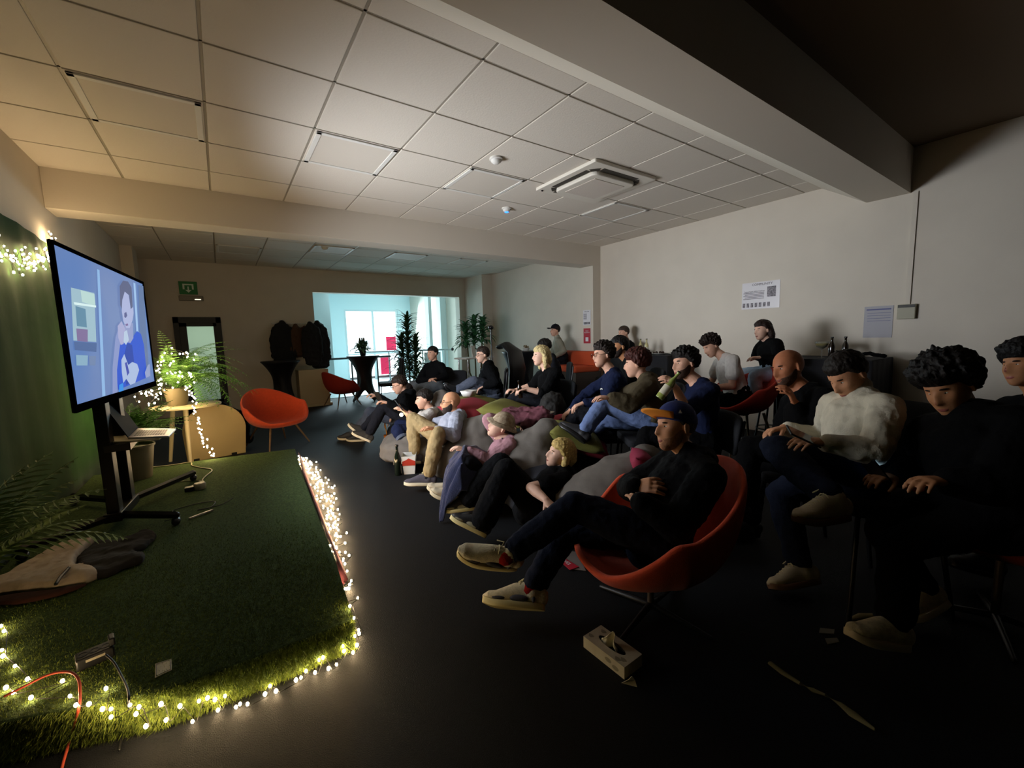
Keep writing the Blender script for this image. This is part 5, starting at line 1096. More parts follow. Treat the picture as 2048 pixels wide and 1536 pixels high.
seat_for(912, 785, 6.8, 'empty black chair between the two seated men at the rear', (-0.35, -0.93, 0), z=0.50)
t = seat_for(787, 775, 8.4, 'empty dark chair on a bright metal frame left of the dracaena', (-0.9, 0.2, 0), z=0.60)
seat_for(1170, 800, 5.2, 'empty black chair behind the navy sweater man', (-0.7, 0.5, 0), z=0.5)
def on_shell(px, py, d, lab, facing, m=m_orange, s=1.2, dz=None, off=-0.02, pedestal=False):
    p = D(px, py, d); f = unit((facing[0], facing[1], 0)); dz = (p[2] - 0.125 - 0.385 * s) if dz is None else dz
    return shell_chair(lab, (float(p[0] + f[0] * off), float(p[1] + f[1] * off), 0), facing, m, s=s, dz=dz, pedestal=pedestal)
on_shell(1318, 1076, 2.12, 'nearest bright orange shell armchair, holding the man in the blue cap', LF, s=1.24, off=0.02, pedestal=True)
on_shell(2010, 1040, 1.95, 'dark orange shell armchair under the person with the glowing phone', (-0.85, 0.45, 0), s=1.15, dz=-0.02, pedestal=True)
on_shell(1480, 800, 4.75, 'dark red shell armchair under the person in the white T-shirt', LF, _M['dark_red_wool'], s=1.15)
def bar_stool(lab, x, y, h, m):
    t = thing('bar_stool', lab, 'stool', (x, y, 0), 0, 'bar stools')
    MB().lathe([(0.15, h - 0.05), (0.18, h - 0.04), (0.185, h - 0.015), (0.165, h)], 28).obj('seat', m, t)
    for k in range(4): a = 0.78 + 1.5708 * k; MB().tube([(0.10 * math.cos(a), 0.10 * math.sin(a), h - 0.05), (0.20 * math.cos(a), 0.20 * math.sin(a), 0)], 0.012, 8).obj('leg', m_black, t)
    MB().tube([(0.165 * math.cos(a), 0.165 * math.sin(a), 0.28) for a in np.linspace(0, 2 * math.pi, 25)], 0.008, 6, dome=False).obj('foot_ring', m_black, t); return t
p = D(1268, 742, 7.45); bar_stool('bar stool under the person in black behind the drinks table', float(p[0]), float(p[1]), float(p[2]) - 0.12, m_chairf)
p = D(1548, 748, 4.9); bar_stool('orange seated bar stool under the long haired woman', float(p[0]), float(p[1]), float(p[2]) - 0.12, m_orange)
# orange bench by the pillar
p = D(1124, 716, 8.7)
t = thing('upholstered_bench', 'tall orange upholstered bench on a dark base beside the pillar', 'bench', (float(p[0]), float(p[1]), 0), -0.15)
zt = float(p[2]) - 0.125
MB().box((-0.25, -0.85, 0), (0.35, 0.35, zt - 0.12)).obj('base', mat('bench_base', '4a4038', 0.8), t, smooth=False, bevel=0.01)
MB().box((-0.28, -0.87, zt - 0.12), (0.30, 0.36, zt)).obj('seat', mat('bench_orange', 'c4502a', 0.9, bump=0.3, bscale=250), t, smooth=False, bevel=0.03)
MB().box((0.16, -0.87, zt - 0.02), (0.34, 0.36, zt + 0.27)).obj('backrest', _M['bench_orange'], t, smooth=False, bevel=0.03)

# bean bags and cushions
m_bag = mat('bean_bag_grey', '5f5953', 0.8, bump=0.25, bscale=30, var=0.05, vscale=5, spec=0.25); m_bagd = mat('bean_bag_dark', '1d1f28', 0.85, bump=0.2, bscale=30)
def beanbag(lab, c, r, tip=None, m=m_bag, disp=0.045):
    """slumped bag: c = (x,y) on the floor, r = (rx, ry, height), tip = offset of the raised end"""
    mb = MB(); x, y = c; rx, ry, h = r
    mb.ball((x, y, h * 0.40), (rx, ry, h * 0.40), 24); mb.ball((x, y, h * 0.22), (rx * 1.05, ry * 1.05, h * 0.22), 24)
    if tip is not None:
        tx, ty = tip; mb.tube([(x, y, h * 0.4), (x + tx * 0.6, y + ty * 0.6, h * 0.66), (x + tx, y + ty, h * 0.86)], [min(rx, ry) * 0.8, min(rx, ry) * 0.62, min(rx, ry) * 0.34], 20)
    o = mb.obj('bean_bag', m, remesh=0.02, disp=disp, dscale=0.26, smit=10)
    md = o.modifiers.new('d2', 'DISPLACE'); tx_ = bpy.data.textures.get('creases') or bpy.data.textures.new('creases', 'MARBLE'); tx_.noise_scale = 0.22; tx_.turbulence = 9; md.texture = tx_; md.strength = 0.014; md.texture_coords = 'GLOBAL'
    mn = min(v.co.z for v in o.data.vertices); bake(o)
    for v in o.data.vertices:
        if v.co.z < 0.004: v.co.z = 0.004
    tag(o, lab, 'bean bag', 'bean bags'); return o
def g2(px, py, d): p = D(px, py, d); return float(p[0]), float(p[1])
beanbag('big grey bean bag under the young man in the white T-shirt', g2(845, 860, 5.1), (0.52, 0.50, 0.46), None)
beanbag('upright grey bean bag with a pointed top behind the young man in the white T-shirt', g2(880, 805, 5.35), (0.34, 0.34, 0.78), (0.02, -0.02))
beanbag('dark grey bean bag under the man with the phone', g2(845, 850, 5.9), (0.50, 0.46, 0.46), (0.2, -0.1), m_bagd)
beanbag('grey bean bag under the bald man in the grey hoodie', g2(945, 862, 4.45), (0.50, 0.48, 0.62), (0.18, -0.12))
beanbag('large grey bean bag behind the person in the hat', g2(1058, 885, 3.75), (0.40, 0.40, 0.68), (0.12, -0.10))
beanbag('grey bean bag in front of the dark one, right of the blanket', g2(1030, 905, 3.85), (0.46, 0.44, 0.48), None)
beanbag('largest grey bean bag, between the blonde woman and the man in the cap', g2(1232, 925, 2.95), (0.44, 0.42, 0.62), (0.16, -0.14))
beanbag('dark navy bean bag behind the blonde woman', g2(1085, 915, 3.5), (0.34, 0.32, 0.50), None, m_bagd)
beanbag('dark bean bag hidden under the stacked cushions', g2(1140, 890, 4.1), (0.42, 0.42, 0.42), None, m_bagd)
beanbag('dark bean bag under the red cushion behind the hoodie man', g2(985, 850, 4.9), (0.46, 0.42, 0.42), None, m_bagd)
def cushion(lab, px, py, d, w, h, tz, col, rotz=0.0, tilt=0.0, th=0.14):
    c = D(px, py, d); n = 14; vs = []; fs = []
    for sgn in (1, -1):
        for j in range(n + 1):
            for i in range(n + 1):
                u, v = -1 + 2 * i / n, -1 + 2 * j / n; e = (1 - u ** 4) * (1 - v ** 4); pin = 1 - 0.08 * (1 - abs(u)) ** 0 * (1 - v * v) * abs(u) ** 3
                vs.append((u * w / 2 * (1 - 0.07 * (1 - v * v) * abs(u) ** 2 * 0 - 0.05 * (1 - v * v)), v * h / 2 * (1 - 0.05 * (1 - u * u)), sgn * (th / 2) * max(e, 0) ** 0.55))
    m_ = (n + 1) ** 2
    for q_, fl in ((0, False), (m_, True)):
        for j in range(n):
            for i in range(n): a = q_ + j * (n + 1) + i; f = (a, a + 1, a + n + 2, a + n + 1); fs.append(f[::-1] if fl else f)
    M = Matrix.Translation(tuple(map(float, c))) @ Matrix.Rotation(rotz, 4, 'Z') @ Matrix.Rotation(tilt, 4, 'X')
    mb = MB().add([tuple(M @ Vector(v)) for v in vs], fs); o = mb.obj('cushion', col)
    bm = bmesh.new(); bm.from_mesh(o.data); bmesh.ops.remove_doubles(bm, verts=bm.verts, dist=0.0005); bmesh.ops.recalc_face_normals(bm, faces=bm.faces); bm.to_mesh(o.data); bm.free()
    tag(o, lab, 'cushion', 'floor cushions'); return o
m_cy = mat('cushion_green', '6b682a', 0.85, bump=0.4, bscale=200); m_cr = mat('cushion_red', '861e2a', 0.85, bump=0.4, bscale=200)
cushion('yellow green cushion under the white bowl', 950, 806, 5.3, 0.62, 0.55, 0, m_cy, 0.5, 0.15)
cushion('red cushion lying right behind the bald man in the hoodie', 948, 822, 4.85, 0.62, 0.6, 0, m_cr, 0.3, 0.25, 0.2)
cushion('yellow green cushion behind the maroon jacket', 1022, 825, 4.55, 0.66, 0.55, 0, m_cy, 0.6, 0.3, 0.18)
cushion('small red cushion right of the maroon jacket', 1132, 848, 4.35, 0.5, 0.45, 0, m_cr, 0.3, 0.1)
cushion('yellow green cushion beside the largest bean bag', 1150, 872, 3.75, 0.52, 0.5, 0, m_cy, 0.9, 0.35, 0.16)
cushion('red cushion sticking out under the yellow green one by the largest bean bag', 1178, 892, 3.85, 0.40, 0.36, 0, m_cr, 0.8, 0.25)
cushion('red cushion between the largest bean bag and the orange armchair', 1296, 940, 2.75, 0.26, 0.30, 0, mat('cushion_magenta', '7e1634', 0.85), 0.8, 0.9)
# maroon jacket thrown over the bean bag
pts = [D(1012, 832, 4.15), D(1040, 838, 4.1), D(1065, 836, 4.05), D(1085, 826, 4.05), D(1095, 832, 4.1)]
mb = MB(); mb.tube(pts, [0.09, 0.11, 0.12, 0.12, 0.08], 16, flat=[0.05, 0.06, 0.06, 0.07, 0.05], lat=(0.5, 0.8, 0.1)); mb.tube([D(1010, 826, 4.3), D(1050, 822, 4.2), D(1085, 826, 4.1)], 0.05, 12); mb.tube([D(1088, 830, 4.05), D(1075, 845, 3.95), D(1050, 850, 3.9)], 0.045, 12)
o = mb.obj('jacket', mat('maroon_fabric', '532630', 0.85, bump=0.3, bscale=40, var=0.1), remesh=0.012, disp=0.06, dscale=0.07, smit=2); tag(o, 'maroon jacket thrown over the grey bean bag behind the hat person', 'jacket')
# navy blanket over the lying person
t_, J, Fh, Hc = HAT
def blanket():
    mb = MB(); ch = J['neck'] * 0.62 + J['pel'] * 0.38; up = V3((0, 0, 1)); ax = [ch + up * 0.15, (J['neck'] + J['pel']) / 2 + up * 0.17, J['pel'] + up * 0.19, (J['knR'] + J['knL']) / 2 * 0.55 + J['pel'] * 0.45 + up * 0.17, (J['knR'] + J['knL']) / 2 + up * 0.13, (J['knR'] + J['knL']) / 2 * 0.45 + (J['anR'] + J['anL']) / 2 * 0.55 + V3((-0.08, 0.03, 0.12)), (J['anR'] + J['anL']) / 2 + V3((-0.07, 0.04, 0.03))]
    lat = unit(V3((0.57, 0.82, 0))); nu, nv = 44, 60; vs = []; fs = []; wd = [0.20, 0.25, 0.27, 0.27, 0.25, 0.24, 0.26]
    for j in range(nv + 1):
        s_ = j / nv * (len(ax) - 1); k = min(int(s_), len(ax) - 2); fr = s_ - k; fr = fr * fr * (3 - 2 * fr) * 0.5 + fr * 0.5; c = ax[k] * (1 - fr) + ax[k + 1] * fr; w = wd[k] * (1 - fr) + wd[k + 1] * fr
        for i in range(nu + 1):
            a = -1.35 + 2.7 * i / nu; x = w * math.sin(a) * 1.15; z = -0.30 * (1 - math.cos(a)) - 0.10 * max(0, abs(a) - 0.9)
            nz = mnoise.noise(Vector((i * 0.16, j * 0.11, 3.1))) * 0.05 + mnoise.noise(Vector((i * 0.45 + j * 0.2, j * 0.10, 8.1))) * 0.022
            p = c + lat * x + up * (z + nz) + V3((-0.7, 0.5, 0)) * nz * 0.5; p[2] = max(p[2], 0.02 + 0.008 * math.sin(i * 1.3 + j)); vs.append(p)
    for j in range(nv):
        for i in range(nu): a = j * (nu + 1) + i; fs.append((a, a + 1, a + nu + 2, a + nu + 1))
    o = mb.add(vs, fs).obj('blanket', mat('navy_blanket', '192145', 0.95, bump=0.5, bscale=90, var=0.15, vscale=12, sheen=0.3), solid=0.012, subd=1); tag(o, 'navy blue fleece blanket spread over the lying person in the hat', 'blanket')
blanket()
# the pale hat of the lying person
hatm = mat('hat_pale', 'b3a488', 0.85, bump=0.4, bscale=80, col2='7f6a55', var=0.1, vscale=30)
cb = MB(); shell(cb, (Fh, Hc), 1.0, lambda d: smooth(-0.02, 0.02, d[:, 2] - 0.34), lambda d: 0.018 + 0.012 * smooth(0.5, 1, d[:, 2]), -0.012, True); ho = cb.obj('hat_crown', hatm, t_)
vs = []; fs = []
for i in range(48):
    a = 2 * math.pi * i / 48
    for k in range(4): r_ = 0.092 + 0.018 * k; vs.append(Hc + Fh[0] * r_ * 0.92 * math.sin(a) + Fh[1] * (r_ * 1.08 * math.cos(a) - 0.01) + Fh[2] * (0.050 - 0.011 * k + 0.004 * math.sin(3 * a)))
for i in range(48):
    for k in range(3): a = i * 4 + k; b = ((i + 1) % 48) * 4 + k; fs.append((a, a + 1, b + 1, b))
MB().add(vs, fs).obj('hat_brim', hatm, ho, solid=0.004)

# bottles, glasses, food
def bottle(lab, loc, h, r, m, name='bottle', tilt=None, lab_m=None, group=None):
    t = thing(name, lab, 'bottle', tuple(map(float, loc)), 0, group)
    if tilt is not None: t.rotation_euler = tilt
    MB().lathe([(r * 0.9, 0), (r, 0.008), (r, h * 0.55), (r * 0.85, h * 0.64), (r * 0.38, h * 0.78), (r * 0.36, h * 0.93), (r * 0.44, h * 0.94), (r * 0.44, h)], 20).obj('glass_body', m, t)
    if lab_m: MB().lathe([(r * 1.01, h * 0.15), (r * 1.02, h * 0.16), (r * 1.02, h * 0.45), (r * 1.01, h * 0.46)], 20, close=False).obj('paper_label', lab_m, t)
    MB().lathe([(r * 0.46, h * 0.965), (r * 0.46, h * 1.01)], 14).obj('cap', m_black, t); return t
m_brown = mat('brown_glass', '1c120a', 0.15, coat=0.5); m_clearb = mat('pale_bottle_glass', 'b5a878', 0.15, coat=0.5); m_greenb = mat('dark_green_glass', '10180f', 0.15, coat=0.5)
m_cream = mat('label_cream', 'c2bca6', 0.6)
def covered_table(lab, x0, x1, y0, y1, h):
    t = thing('covered_table', lab, 'table', ((x0 + x1) / 2, (y0 + y1) / 2, 0), 0, 'long tables under dark cloths'); w, d = (x1 - x0) / 2, (y1 - y0) / 2; mk = mat('dark_tablecloth', '15151a', 0.85, bump=0.2, bscale=20)
    MB().box((-w, -d, h - 0.03), (w, d, h)).obj('tabletop', mk, t, smooth=False, bevel=0.008)
    vs = []; fs = []; per = []
    for k in range(120):
        s_ = k / 120 * 4; e = int(s_); f_ = s_ - e; cx_, cy_ = [(-w + 2 * w * f_, -d), (w, -d + 2 * d * f_), (w - 2 * w * f_, d), (-w, d - 2 * d * f_)][e]; per.append((cx_, cy_, k))
    for zz, am in ((h - 0.01, 0), (h * 0.6, 0.010), (0.03, 0.022)):
        for cx_, cy_, k in per: q_ = 1 + am * math.sin(k * 0.9) * 1.2; vs.append((cx_ * q_, cy_ * q_, zz))
    for j in range(2):
        for k in range(120): a, b = j * 120 + k, j * 120 + (k + 1) % 120; fs.append((a, b, b + 120, a + 120))
    MB().add(vs, fs).obj('cloth', mk, t, solid=0.004); return t
covered_table('long dark covered drinks table against the right wall behind the olive jacket', 5.55, 6.22, 3.85, 5.15, 1.10)
covered_table('dark covered table by the right wall carrying dark bottles', 5.50, 6.22, 1.40, 2.32, 1.10)
TT = 1.103
bottle('pale glass bottle on the long drinks table, the left one of two', PX(1281, 704, 5.85) * V3((1, 1, 0)) + V3((0, 0, TT)), 0.25, 0.032, m_clearb, lab_m=m_cream)
bottle('pale glass bottle on the long drinks table, the right one of two', PX(1293, 704, 5.85) * V3((1, 1, 0)) + V3((0, 0, TT)), 0.25, 0.032, m_clearb, lab_m=m_cream)
p = PX(1266, 704, 5.75); t = thing('cup', 'small pale cup on the long drinks table left of the bottles', 'cup', (float(p[0]), float(p[1]), TT)); MB().lathe([(0.026, 0), (0.028, 0.004), (0.036, 0.085), (0.033, 0.085), (0.026, 0.01)], 20).obj('cup_body', mat('cup_pale', 'a9c0b4', 0.4), t)
p = PX(1318, 704, 5.85)
for k, (dx, dy) in enumerate(((0, 0), (0.05, -0.3))):
    t = thing('serving_plate', ['low plate with dark food on the drinks table beside the bottles', 'pale paper plate at the right end of the drinks table'][k], 'plate', (float(p[0]) + dx, float(p[1]) + dy, TT), 0); MB().lathe([(0.06, 0), (0.13, 0.014), (0.135, 0.018), (0.128, 0.018), (0.06, 0.006)], 28).obj('dish', m_white, t)
    if k == 0: mb = MB(); [mb.ball((random.uniform(-.07, .07), random.uniform(-.07, .07), 0.025), random.uniform(0.014, 0.024), 8) for _ in range(14)]; o = mb.obj('food', mat('dark_food', '3a2a20', 0.8, var=0.3), t); o['kind'] = 'stuff'
bottle('dark bottle on the right covered table, the left one of two', PX(1663, 705, 5.7) * V3((1, 1, 0)) + V3((0, 0, TT)), 0.24, 0.032, m_brown)
bottle('dark bottle on the right covered table, the right one of two', PX(1690, 705, 5.7) * V3((1, 1, 0)) + V3((0, 0, TT)), 0.24, 0.032, m_brown)
def stem_glass(lab, loc, m, h=0.17, r=0.055, liquid=None, tilt=None):
    t = thing('stemmed_glass', lab, 'glass', tuple(map(float, loc)))
    if tilt: t.rotation_euler = tilt
    MB().lathe([(0.036, 0), (0.036, 0.003), (0.006, 0.008), (0.0045, h * 0.5), (0.012, h * 0.54), (r * 0.75, h * 0.68), (r, h * 0.9), (r * 0.96, h), (r * 0.93, h), (r * 0.7, h * 0.7), (0.006, h * 0.58)], 26, close=False).obj('glass_bowl', m, t)
    if liquid: MB().lathe([(0.008, h * 0.585), (r * 0.68, h * 0.71), (r * 0.90, h * 0.88), (0.001, h * 0.88)], 22, close=False).obj('drink', liquid, t)
    return t
m_gl = mat('thin_glass', 'dfe8e8', 0.05, trans=0.9, alpha=0.55)
stem_glass('pale cocktail glass with a drink on the right covered table', PX(1643, 708, 5.7) * V3((1, 1, 0)) + V3((0, 0, TT)), m_gl, 0.19, 0.07, mat('yellow_drink', 'c8b060', 0.2))
p = PX(1725, 712, 5.8); mb = MB(); mb.tube([(float(p[0]), float(p[1]) + 0.1, TT + 0.03), (float(p[0]), float(p[1]) - 0.05, TT + 0.05), (float(p[0]) - 0.05, float(p[1]) - 0.2, TT + 0.03)], [0.03, 0.045, 0.03], 10, flat=0.02, lat=(1, 0, 0)); o = mb.obj('folded_scarf', blk, remesh=0.01, disp=0.03, dscale=0.05); tag(o, 'crumpled dark cloth on the right covered table by the bottles', 'scarf')
# bowls on the rear covered table
for k, (dx, dy, r, lab) in enumerate(((-0.12, 0.12, 0.13, 'large pale bowl on the rear covered bar table'), (0.13, -0.05, 0.09, 'smaller pale bowl of snacks on the rear covered bar table'))):
    t = thing('serving_bowl', lab, 'bowl', (5.62 + dx, 7.75 + dy, 1.122)); MB().lathe([(r * 0.5, 0), (r * 0.55, 0.005), (r, 0.07), (r * 0.95, 0.07), (r * 0.5, 0.012)], 26).obj('bowl_body', m_white, t)
    mb = MB(); rn = random.Random(k); [mb.ball((rn.uniform(-r, r) * .5, rn.uniform(-r, r) * .5, 0.06 + rn.uniform(0, 0.06)), rn.uniform(0.015, 0.03), 8) for _ in range(12)]; o = mb.obj('snacks', mat('snack', '8a7a60', 0.8, var=0.3), t); o['kind'] = 'stuff'
# bottle held by the drinker and the blonde, phones
def held(fn, J, nm, lab, m, h, r, ax, lab_m=None, off=(0, 0, 0)):
    c = J['wr' + nm] + J['hd' + nm] * 0.075 + V3(off); a = unit(ax); base = c - a * h * 0.45
    q_ = Vector(a).to_track_quat('Z', 'Y').to_euler(); return bottle(lab, base, h, r, m, tilt=q_, lab_m=lab_m)
_, JB, FB, HB = BOT; mouth = HB + FB[1] * 0.115 - FB[2] * 0.06; c = JB['wrL'] + JB['hdL'] * 0.06
held(None, JB, 'L', 'pale green glass bottle raised to the mouth of the man in the navy shirt', mat('drink_glass', '8f9a50', 0.15, coat=0.5), 0.23, 0.030, (0.50, -0.35, 0.79), lab_m=m_cream, off=(-0.02, 0.0, -0.035))
_, JB2, _, _ = BLO; held(None, JB2, 'L', 'small dark bottle in the hands of the blonde woman on the chair', m_brown, 0.20, 0.027, (-0.15, 0, 1))
def phone(lab, J, nm, tilt, glow=0, off=(0, 0, 0.02), face=None):
    c = J['wr' + nm] + J['hd' + nm] * 0.10 + V3(off); t = thing('phone', lab, 'phone', tuple(map(float, c))); t.rotation_euler = tilt
    MB().box((-0.038, -0.078, -0.004), (0.038, 0.078, 0.004)).obj('case', m_black, t, smooth=False, bevel=0.003)
    MB().box((-0.034, -0.073, 0.0042), (0.034, 0.073, 0.005)).obj('screen', mat('phone_glow%g' % glow, '9fc4e8', 0.2, emit='a9cdf2', es=glow) if glow else mat('phone_dark', '0a0b0e', 0.1), t, smooth=False); return t
phone('phone held by the man in the white turtleneck', WSM[1], 'L', (0.5, -0.4, 0.7))
phone('glowing phone held by the person with bushy hair', RDK[1], 'R', (0.9, 0.2, 1.2), 1.3)
phone('glowing phone held up over the knees of the man in the black hoodie', PHO[1], 'L', (1.0, 0.0, 2.2), 2.0, off=(-0.02, 0.0, 0.06))
phone('phone held by the young man in the white T-shirt', TEE[1], 'L', (0.9, 0.3, 0.9), 0)
c = TEE[1]['wrL'] + TEE[1]['hdL'] * 0.06 + V3((-0.03, -0.05, -0.05)); t = thing('phone_torch', 'tiny bright torch light under the young man’s phone', 'light', tuple(map(float, c))); MB().ball((0, 0, 0), 0.022, 10).obj('lens', mat('torch_glow', 'fffbe0', emit='fff6d0', es=10), t)
c = D(938, 792, 5.25); t = thing('food_bowl', 'white takeaway bowl standing on the yellow green cushion', 'bowl', tuple(map(float, c)), 0.5)
MB().prism([(-0.06, -0.05), (0.06, -0.05), (0.06, 0.05), (-0.06, 0.05)], 0, 0.002).add([(-.06, -.05, 0), (.06, -.05, 0), (.06, .05, 0), (-.06, .05, 0), (-.085, -.075, .07), (.085, -.075, .07), (.085, .075, .07), (-.085, .075, .07)], [(0, 1, 5, 4), (1, 2, 6, 5), (2, 3, 7, 6), (3, 0, 4, 7)]).obj('bowl_body', m_white, t, solid=0.003)
c = D(1098, 826, 4.10); MBb = MB().box((-0.05, -0.04, 0), (0.05, 0.04, 0.012), Matrix.Translation(tuple(map(float, c))) @ Matrix.Rotation(0.5, 4, 'Z')).obj('paper_napkin', m_white, smooth=False, bevel=0.003); tag(MBb, 'small white napkin lying beside the maroon jacket', 'napkin')
# things on the floor by the front row
p = PZ(776, 893, 0); t = thing('orange_cup', 'orange paper cup with a straw on the floor at the bean bag’s corner', 'cup', tuple(map(float, p)))
MB().lathe([(0.035, 0), (0.037, 0.004), (0.048, 0.16), (0.05, 0.165), (0.045, 0.165)], 20).obj('cup_body', mat('cup_orange', 'd07a24', 0.6), t); MB().tube([(0, 0, 0.12), (-0.02, 0, 0.30)], 0.007, 8).obj('straw', mat('straw_orange', 'd99a3a', 0.6), t)
p = PZ(795, 906, 0); t = thing('drinks_can', 'pale green drinks can with a light label by the bare shin', 'can', tuple(map(float, p))); MB().lathe([(0.028, 0), (0.033, 0.008), (0.033, 0.15), (0.028, 0.165)], 20).obj('can_body', mat('can_pale', 'a9b8a6', 0.35, 0.4), t); MB().lathe([(0.026, 0.165), (0.026, 0.168)], 20).obj('can_lid', m_chrome, t)
p = PZ(797, 950, 0); bottle('dark green beer bottle standing on the floor left of the snack box', p, 0.33, 0.038, m_greenb)
p = PZ(820, 946, 0); t = thing('snack_box', 'white paper snack box with a red print beside the khaki trousers', 'box', tuple(map(float, p)), -0.5)
MB().add([(-.055, -.04, 0), (.055, -.04, 0), (.055, .04, 0), (-.055, .04, 0), (-.075, -.055, .20), (.075, -.055, .20), (.075, .055, .22), (-.075, .055, .22)], [(3, 2, 1, 0), (0, 1, 5, 4), (1, 2, 6, 5), (2, 3, 7, 6), (3, 0, 4, 7)]).obj('carton', m_white, t, smooth=False, solid=0.003)
MB().add([(-.068, -.0525, .10), (.068, -.0525, .10), (.070, -.0545, .145), (.03, -.0555, .165), (0, -.056, .18), (-.03, -.0555, .16), (-.070, -.0545, .145)], [tuple(range(7))]).obj('red_print', mat('print_red', 'b5301c', 0.6), t, solid=0.002, smooth=False)
stem_glass('stemmed glass whose round foot shows under the black and cream sneaker', PZ(932, 1029, 0), m_gl, 0.17, 0.045)
p = PZ(945, 1012, 0); mb = MB(); mb.ball((float(p[0]), float(p[1]), 0.05), (0.07, 0.05, 0.05), 12); o = mb.obj('crumpled_napkin', mat('napkin_pink', 'a89a98', 0.8), remesh=0.008, disp=0.05, dscale=0.04); tag(o, 'crumpled pale napkin on the floor behind the black sneaker', 'napkin')
# tissue box
A = PZ(1167, 1294, 0); B = PZ(1247, 1358, 0); ux = unit(B - A); uy = np.cross((0, 0, 1), ux); L_ = 0.235; th_ = math.atan2(ux[1], ux[0]); c = A + ux * L_ / 2 + uy * 0.06
t = thing('tissue_box', 'white patterned tissue box with a tissue pulled up, alone on the dark floor', 'box', (float(c[0]), float(c[1]), 0), th_)
m_tb = mat('tissue_card', 'cfc3a2', 0.6, col2='b5a888', var=0.08, vscale=25)
out = [(-L_ / 2, -0.06), (L_ / 2, -0.06), (L_ / 2, 0.06), (-L_ / 2, 0.06)]
hole = [(0.075 * math.cos(a), 0.024 * math.sin(a)) for a in np.linspace(0, 2 * math.pi, 25)[:-1]]
bm = bmesh.new(); bx = MB(); bx.add([(x, y, 0) for x, y in out] + [(x, y, 0.055) for x, y in out], [(3, 2, 1, 0), (0, 1, 5, 4), (1, 2, 6, 5), (2, 3, 7, 6), (3, 0, 4, 7)])
tv = [(x, y, 0.055) for x, y in out] + [(x, y, 0.055) for x, y in hole]; ring = []
def near_c(i): x, y = hole[i]; return (0 if x < 0 and y < 0 else 1 if x >= 0 and y < 0 else 2 if x >= 0 else 3)
for i in range(24): j = (i + 1) % 24; a, b = near_c(i), near_c(j); ring.append((4 + i, 4 + j, b) if a == b else (4 + i, 4 + j, b, a))
bx.add(tv, ring); bx.obj('carton', m_tb, t, smooth=False)
mb = MB(); vs = []; fs = []
for j in range(13):
    v = j / 12
    for i in range(17):
        u = -1 + i / 8; w = 0.060 * (1 - 0.55 * v); vs.append((u * w + 0.022 * v * v - 0.015, 0.016 * math.sin(u * 4.2 + v * 2) * (1 - 0.4 * v) + 0.004 * math.sin(9 * u), 0.035 + 0.085 * v - 0.055 * v * abs(u + 0.2) ** 1.4))
for j in range(12):
    for i in range(16): a = j * 17 + i; fs.append((a, a + 1, a + 18, a + 17))
mb.add(vs, fs).obj('tissue', mat('tissue_paper', 'ddd2b0', 0.9), t, solid=0.0012)
mfp = mat('floral_print', '8f8468', 0.7)
for x, y in ((-0.08, 0.035), (0.088, -0.03), (0.07, -0.045), (-0.098, -0.03)): MB().prism([(x + 0.014 * math.cos(a) * (1 + 0.3 * math.sin(3 * a)), y + 0.010 * math.sin(a)) for a in np.linspace(0, 6.283, 13)[:-1]], 0.0552, 0.0556).obj('printed_motif', mfp, t, smooth=False)
for x, z in ((0.07, 0.02), (0.03, 0.032)): MB().prism([(x + 0.018 * math.cos(a), z + 0.010 * math.sin(a)) for a in np.linspace(0, 6.283, 13)[:-1]], 0.0602, 0.0606, Matrix(((1, 0, 0, 0), (0, 0, -1, 0), (0, 1, 0, 0), (0, 0, 0, 1)))).obj('printed_motif', mfp, t, smooth=False)
q_ = [PZ(1243, 1366, 0.004), PZ(1274, 1374, 0.004), PZ(1270, 1360, 0.02), PZ(1264, 1352, 0.035), PZ(1257, 1359, 0.03)]
o = MB().add(q_, [(0, 1, 2, 4), (2, 3, 4)]).obj('used_tissue', _M['tissue_paper'], solid=0.002, smooth=False); tag(o, 'small folded tissue lying on the floor beside the tissue box', 'tissue')
# red booklet under the orange armchair
def quad_on_floor(name, pts, z, m, lab, cat): q_ = [PZ(x, y, z) for x, y in pts]; o = MB().add(q_, [tuple(range(len(q_)))]).obj(name, m, solid=0.003, smooth=False); o.location.z = 0; tag(o, lab, cat); return o
t = thing('booklet', 'grey and dark red booklet with white letters on the floor by the orange armchair', 'booklet')
q_ = [PZ(x, y, 0.005) for x, y in ((1118, 1101), (1155, 1104), (1172, 1142), (1142, 1138))]; MB().add(q_, [(0, 1, 2, 3)]).obj('grey_page', mat('page_grey', '6b625c', 0.7), t, solid=0.003, smooth=False)
q_ = [PZ(x, y, 0.010) for x, y in ((1108, 1112), (1116, 1108), (1158, 1134), (1140, 1140))]; MB().add(q_, [(0, 1, 2, 3)]).obj('red_cover', m_redp, t, solid=0.003, smooth=False)
a_, b_ = PZ(1114, 1112, 0.0125), PZ(1146, 1136, 0.0125); ux = unit(b_ - a_); uy = np.cross((0, 0, 1), ux); c = (a_ + b_) / 2 + uy * 0.008
text_mesh('lettering', 'VIVES', 0.034, m_paper, Matrix(((ux[0], uy[0], 0, c[0]), (ux[1], uy[1], 0, c[1]), (0, 0, 1, 0.0125), (0, 0, 0, 1))), t)
